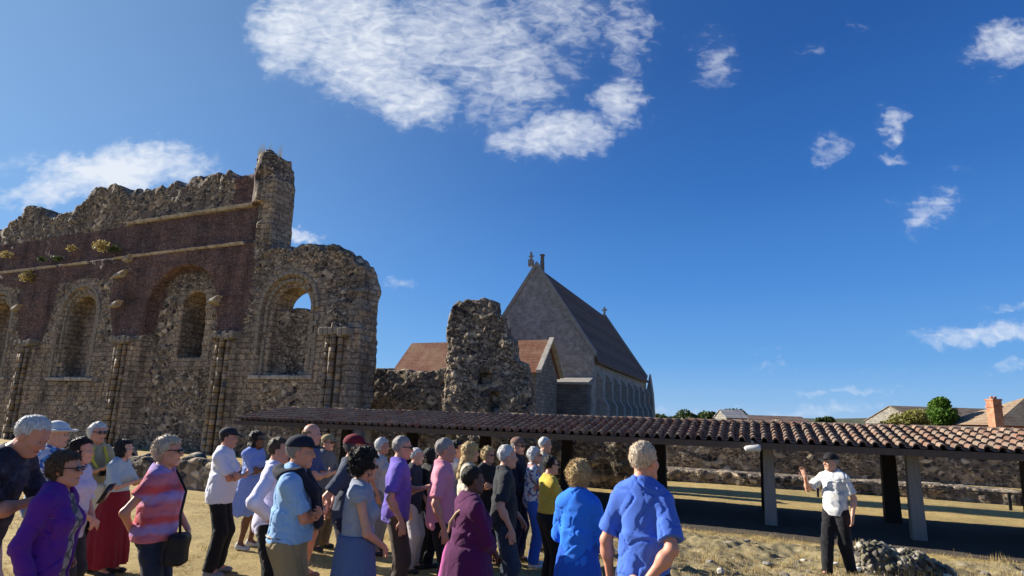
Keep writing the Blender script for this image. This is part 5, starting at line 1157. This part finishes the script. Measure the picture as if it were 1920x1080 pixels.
# left group
P('person in a wide white hat and blue and white patterned shirt behind the man reading', 112, 784, 5.6, 80, 1, 'white', 'short', ('shirt', C('blue_patterned_shirt', (.55, .6, .68), 'print', (.04, .12, .4), (.1, .3, .6))), ('trousers', C('grey_trousers', (.2, .2, .2))), ('fold', 'fold'), hat='hat', hatmat=plain('white_hat', (.66, .64, .6), .9))
P('dark-haired person in a white lilac blouse behind the purple jacket', 158, 817, 5.3, 78, 1, 'dark', 'full', ('blouse', C('white_blouse', (.58, .56, .72))), ('trousers', C('dark_trousers', (.03, .03, .04))), ('low', 'low'), female=1, hem=.8, wide=1.1, fat=.02)
r_, D_ = P('white-haired person in sunglasses with a yellow camera strap round the neck', 188, 789, 6.9, 115, 0, 'white', 'full', ('tee', C('straw_top', (.4, .36, .22))), ('trousers', C('dark_trousers', (.03, .03, .04))), ('hold', 'hold'), glasses=1)
ys = plain('yellow_strap', (.6, .5, .06), .7); e = empty('camera'); e.matrix_world = r_.matrix_world; tag(e, 'black camera on a yellow strap held by the white-haired person on the left', 'camera')
m = MB(); m.tube([D_['B']((-.07, .06, 1.45)), D_['B']((-.1, .13, 1.3)), D_['B']((-.04, .22, 1.17))], .016, 6); m.tube([D_['B']((.07, .06, 1.45)), D_['B']((.1, .13, 1.3)), D_['B']((.04, .22, 1.17))], .016, 6); m.build('camera_strap', ys, e)
m = MB(); m.box(-.07, .07, .23, .28, 1.12, 1.21); m.build('camera_body', plain('camera_black', (.015, .015, .015), .4), e, bevel=.008); m = MB(); m.tube([(0, .28, 1.165), (0, .34, 1.165)], .035, 14); m.build('camera_lens', plain('camera_black', (.015, .015, .015), .3), e)
r_, D_ = P('person with a dark bob, pale blue top and dark red skirt', 237, 821, 6.8, 82, 1, 'dark', 'bob', ('blouse', C('pale_blue_top', (.42, .5, .54))), ('skirt', C('red_skirt', (.22, .01, .022))), ('hold', 'hold'), female=1, extra={'skirt': (.14, .27)}, hem=.9, wide=1.12)
bag(r_, D_, 'cream shoulder bag hanging beside the dark red skirt', cloth('cream_canvas', (.55, .48, .36)), (.05, -.16, 1.0), (.13, .07, .17), [(.05, -.16, 1.15), (.1, -.1, 1.3), (.14, -.02, 1.45), (.12, .05, 1.4), (.08, .02, 1.15)])
r_, D_ = P('person in a striped pink, red and violet top and dark jeans, short white hair', 321, 813, 4.7, 78, 0, 'fairgrey', 'full', ('tee', C('striped_top', (.55, .16, .22), 'stripe', (.36, .24, .52), (.60, .08, .09))), ('jeans', C('dark_jeans', (.02, .028, .055))), ('back', 'low'), glasses=1, female=1, fat=.05, hem=.92, extra={'sleeve': .5}, wide=1.0)
bag(r_, D_, 'black shoulder bag at the hip of the person in the striped top', plain('black_nylon', (.012, .012, .014), .6), (.10, .20, .86), (.08, .07, .12), [(.1, .2, .97), (.12, .19, 1.12), (.02, .18, 1.3), (-.09, .05, 1.46), (-.12, -.03, 1.44), (-.05, -.14, 1.25)])
# front left
r_, D_ = P('tall person in a navy patterned shirt bent over a phone, beige trousers', 68, 758, 4.0, 84, 0, 'white', 'short', ('tee', C('navy_patterned_shirt', (.012, .015, .028), 'splash', (.02, .03, .06), (.06, .08, .11))), ('trousers', C('beige_trousers', (.5, .45, .4))), ('phone', 'phone'), nod=.22, lean=.30, fat=.035, hem=.82, wide=1.12, h=.010)
AJ_ = D_['AJ']; hp = sum((AJ_[q][2]+AJ_[q][3]/np.linalg.norm(AJ_[q][3])*.09 for q in (1, -1)), np.zeros(3))/2
worn(r_, 'phone', 'black phone in the hands of the person bent over at the left edge', 'phone', plain('phone_glass', (.01, .01, .012), .15), lambda m: m.hexa([(hp[0]+x_, hp[1]+y_, hp[2]+z_) for (z_, y_, d_) in ((-.04, -.01, 0), (.08, .05, 0)) for (x_, y_) in ((-.036, y_), (.036, y_), (.036, y_+.009), (-.036, y_+.009))]))
P('person with short brown hair and sunglasses in a purple jacket over a patterned top', 130, 841, 3.9, 80, 0, 'brown', 'full', ('jacket', C('purple_jacket', (.11, .018, .26))), ('trousers', C('patterned_trousers', (.1, .09, .11), 'splash', (.25, .2, .18), (.05, .05, .06))), ('down', 'hip'), glasses=1, female=1, fat=.025, wide=1.02, hem=.78, h=.010, extra={'under': C('patterned_blouse', (.35, .3, .3), 'splash', (.08, .08, .1), (.45, .4, .42))})
# centre front
r_, D_ = P('person in a navy cap and light blue polo, navy jumper round the shoulders', 568, 809, 4.5, 82, 0, 'grey', 'short', ('polo', C('light_blue_polo', (.28, .48, .76))), ('trousers', C('khaki_trousers', (.33, .25, .13))), ('fold', 'fold'), hat='cap', hatmat=plain('navy_cap', (.014, .018, .035), .9), fat=.045, hem=.96, h=.010, wide=1.05)
F = Field(); B_ = D_['B']
for i in range(12):
    a0 = -2.2+i*4.4/12; a1 = a0+4.4/12; q = lambda a: B_((.115*math.sin(a), -.02-.085*math.cos(a)*1.1, 1.475-.03*abs(math.sin(a)))); F.cap(q(a0), q(a1), .045, k=.03)
for s in (-1, 1): F.cap(B_((s*.10, .05, 1.46)), B_((s*.06, .17, 1.32)), .045, .036, .03); F.cap(B_((s*.06, .17, 1.32)), B_((s*.05, .21, 1.08)), .036, .03, .03)
F.post.append(lambda G, X, Y, Z_: G+.02*vnoise(X*12, Y*12, Z_*12)); mk('jumper', F, .011, C('navy_jumper', (.012, .014, .03)), r_)
P('person with dark curly hair in a long grey-blue denim dress, hand on hip', 688, 836, 4.5, 74, 1, 'dark', 'curly', ('dress', C('grey_blue_bodice', (.30, .34, .42), 'side', (.36, .44, .55))), ('skirt', C('denim_skirt', (.10, .15, .29))), ('low', 'hip'), female=1, fat=.02, extra={'skirt': (.1, .26)}, h=.010, hem=.98)  # bodice colour painted lighter behind, where the sun catches it
P('person with black hair in a long plum robe, sunlit pink behind, with a golden strap', 889, 869, 4.6, 66, 4, 'dark', 'short', ('blouse', C('plum_robe', (.085, .006, .065), 'side', (.50, .10, .30))), ('skirt', C('plum_robe_skirt', (.085, .006, .065), 'side', (.50, .10, .32))), ('low', 'low'), female=1, fat=.08, extra={'skirt': (.08, .33), 'sleeve': 1.5}, wide=1.22, h=.010)  # pink back is sunlight painted in, mixed with a pink shawl
def robe_strap():
    o = [q for q in SC.objects if q.get('label', '').startswith('person with black hair')][0]; m = MB(); m.tube([(.11, -.05, 1.43), (.05, -.135, 1.35), (-.05, -.16, 1.25), (-.13, -.14, 1.16)], .012, 6); m.build('golden_strap', plain('gold_strap', (.55, .38, .2), .6), o)
robe_strap()
P('person with blond wavy hair in a bright cobalt blue dress, seen from behind', 1088, 860, 4.5, 28, 1, 'blond', 'wave', ('jacket', C('cobalt_jacket', (.02, .19, .80))), ('skirt', C('cobalt_skirt', (.012, .10, .55))), ('low', 'low'), female=1, extra={'skirt': (.3, .25)}, h=.010, hem=.9, wide=.9)
P('tall grey-haired person in a royal blue t-shirt, hand behind the back, nearest the camera', 1209, 822, 3.75, 38, 0, 'fairgrey', 'short', ('tee', C('royal_blue_tee', (.06, .15, .58))), ('shorts', C('navy_shorts', (.02, .03, .08))), ('backlow', 'down'), h=.008, hem=.84, wide=.93, fat=.0, look=.2)
# the guide
r_, D_ = P('guide in a black hat, white shirt and black trousers, one hand raised', 1556, 846, 8.3, -128, 1, 'grey', 'short', ('tee', C('white_patterned_shirt', (.80, .78, .72), 'splash', (.62, .62, .62), (.38, .40, .44))), ('trousers', C('black_trousers', BLK)), (((.30, .28, 1.37), (.5, -.3, -1), (.25, .1, 1), (-.1, 1, -.1)), 'down'), hat='cap', hatmat=plain('black_hat', (.012, .012, .014), .8), hem=.86, stride=.14, h=.0105, group='the guide', wide=1.02, shoe=(.02, .02, .02), look=.55)
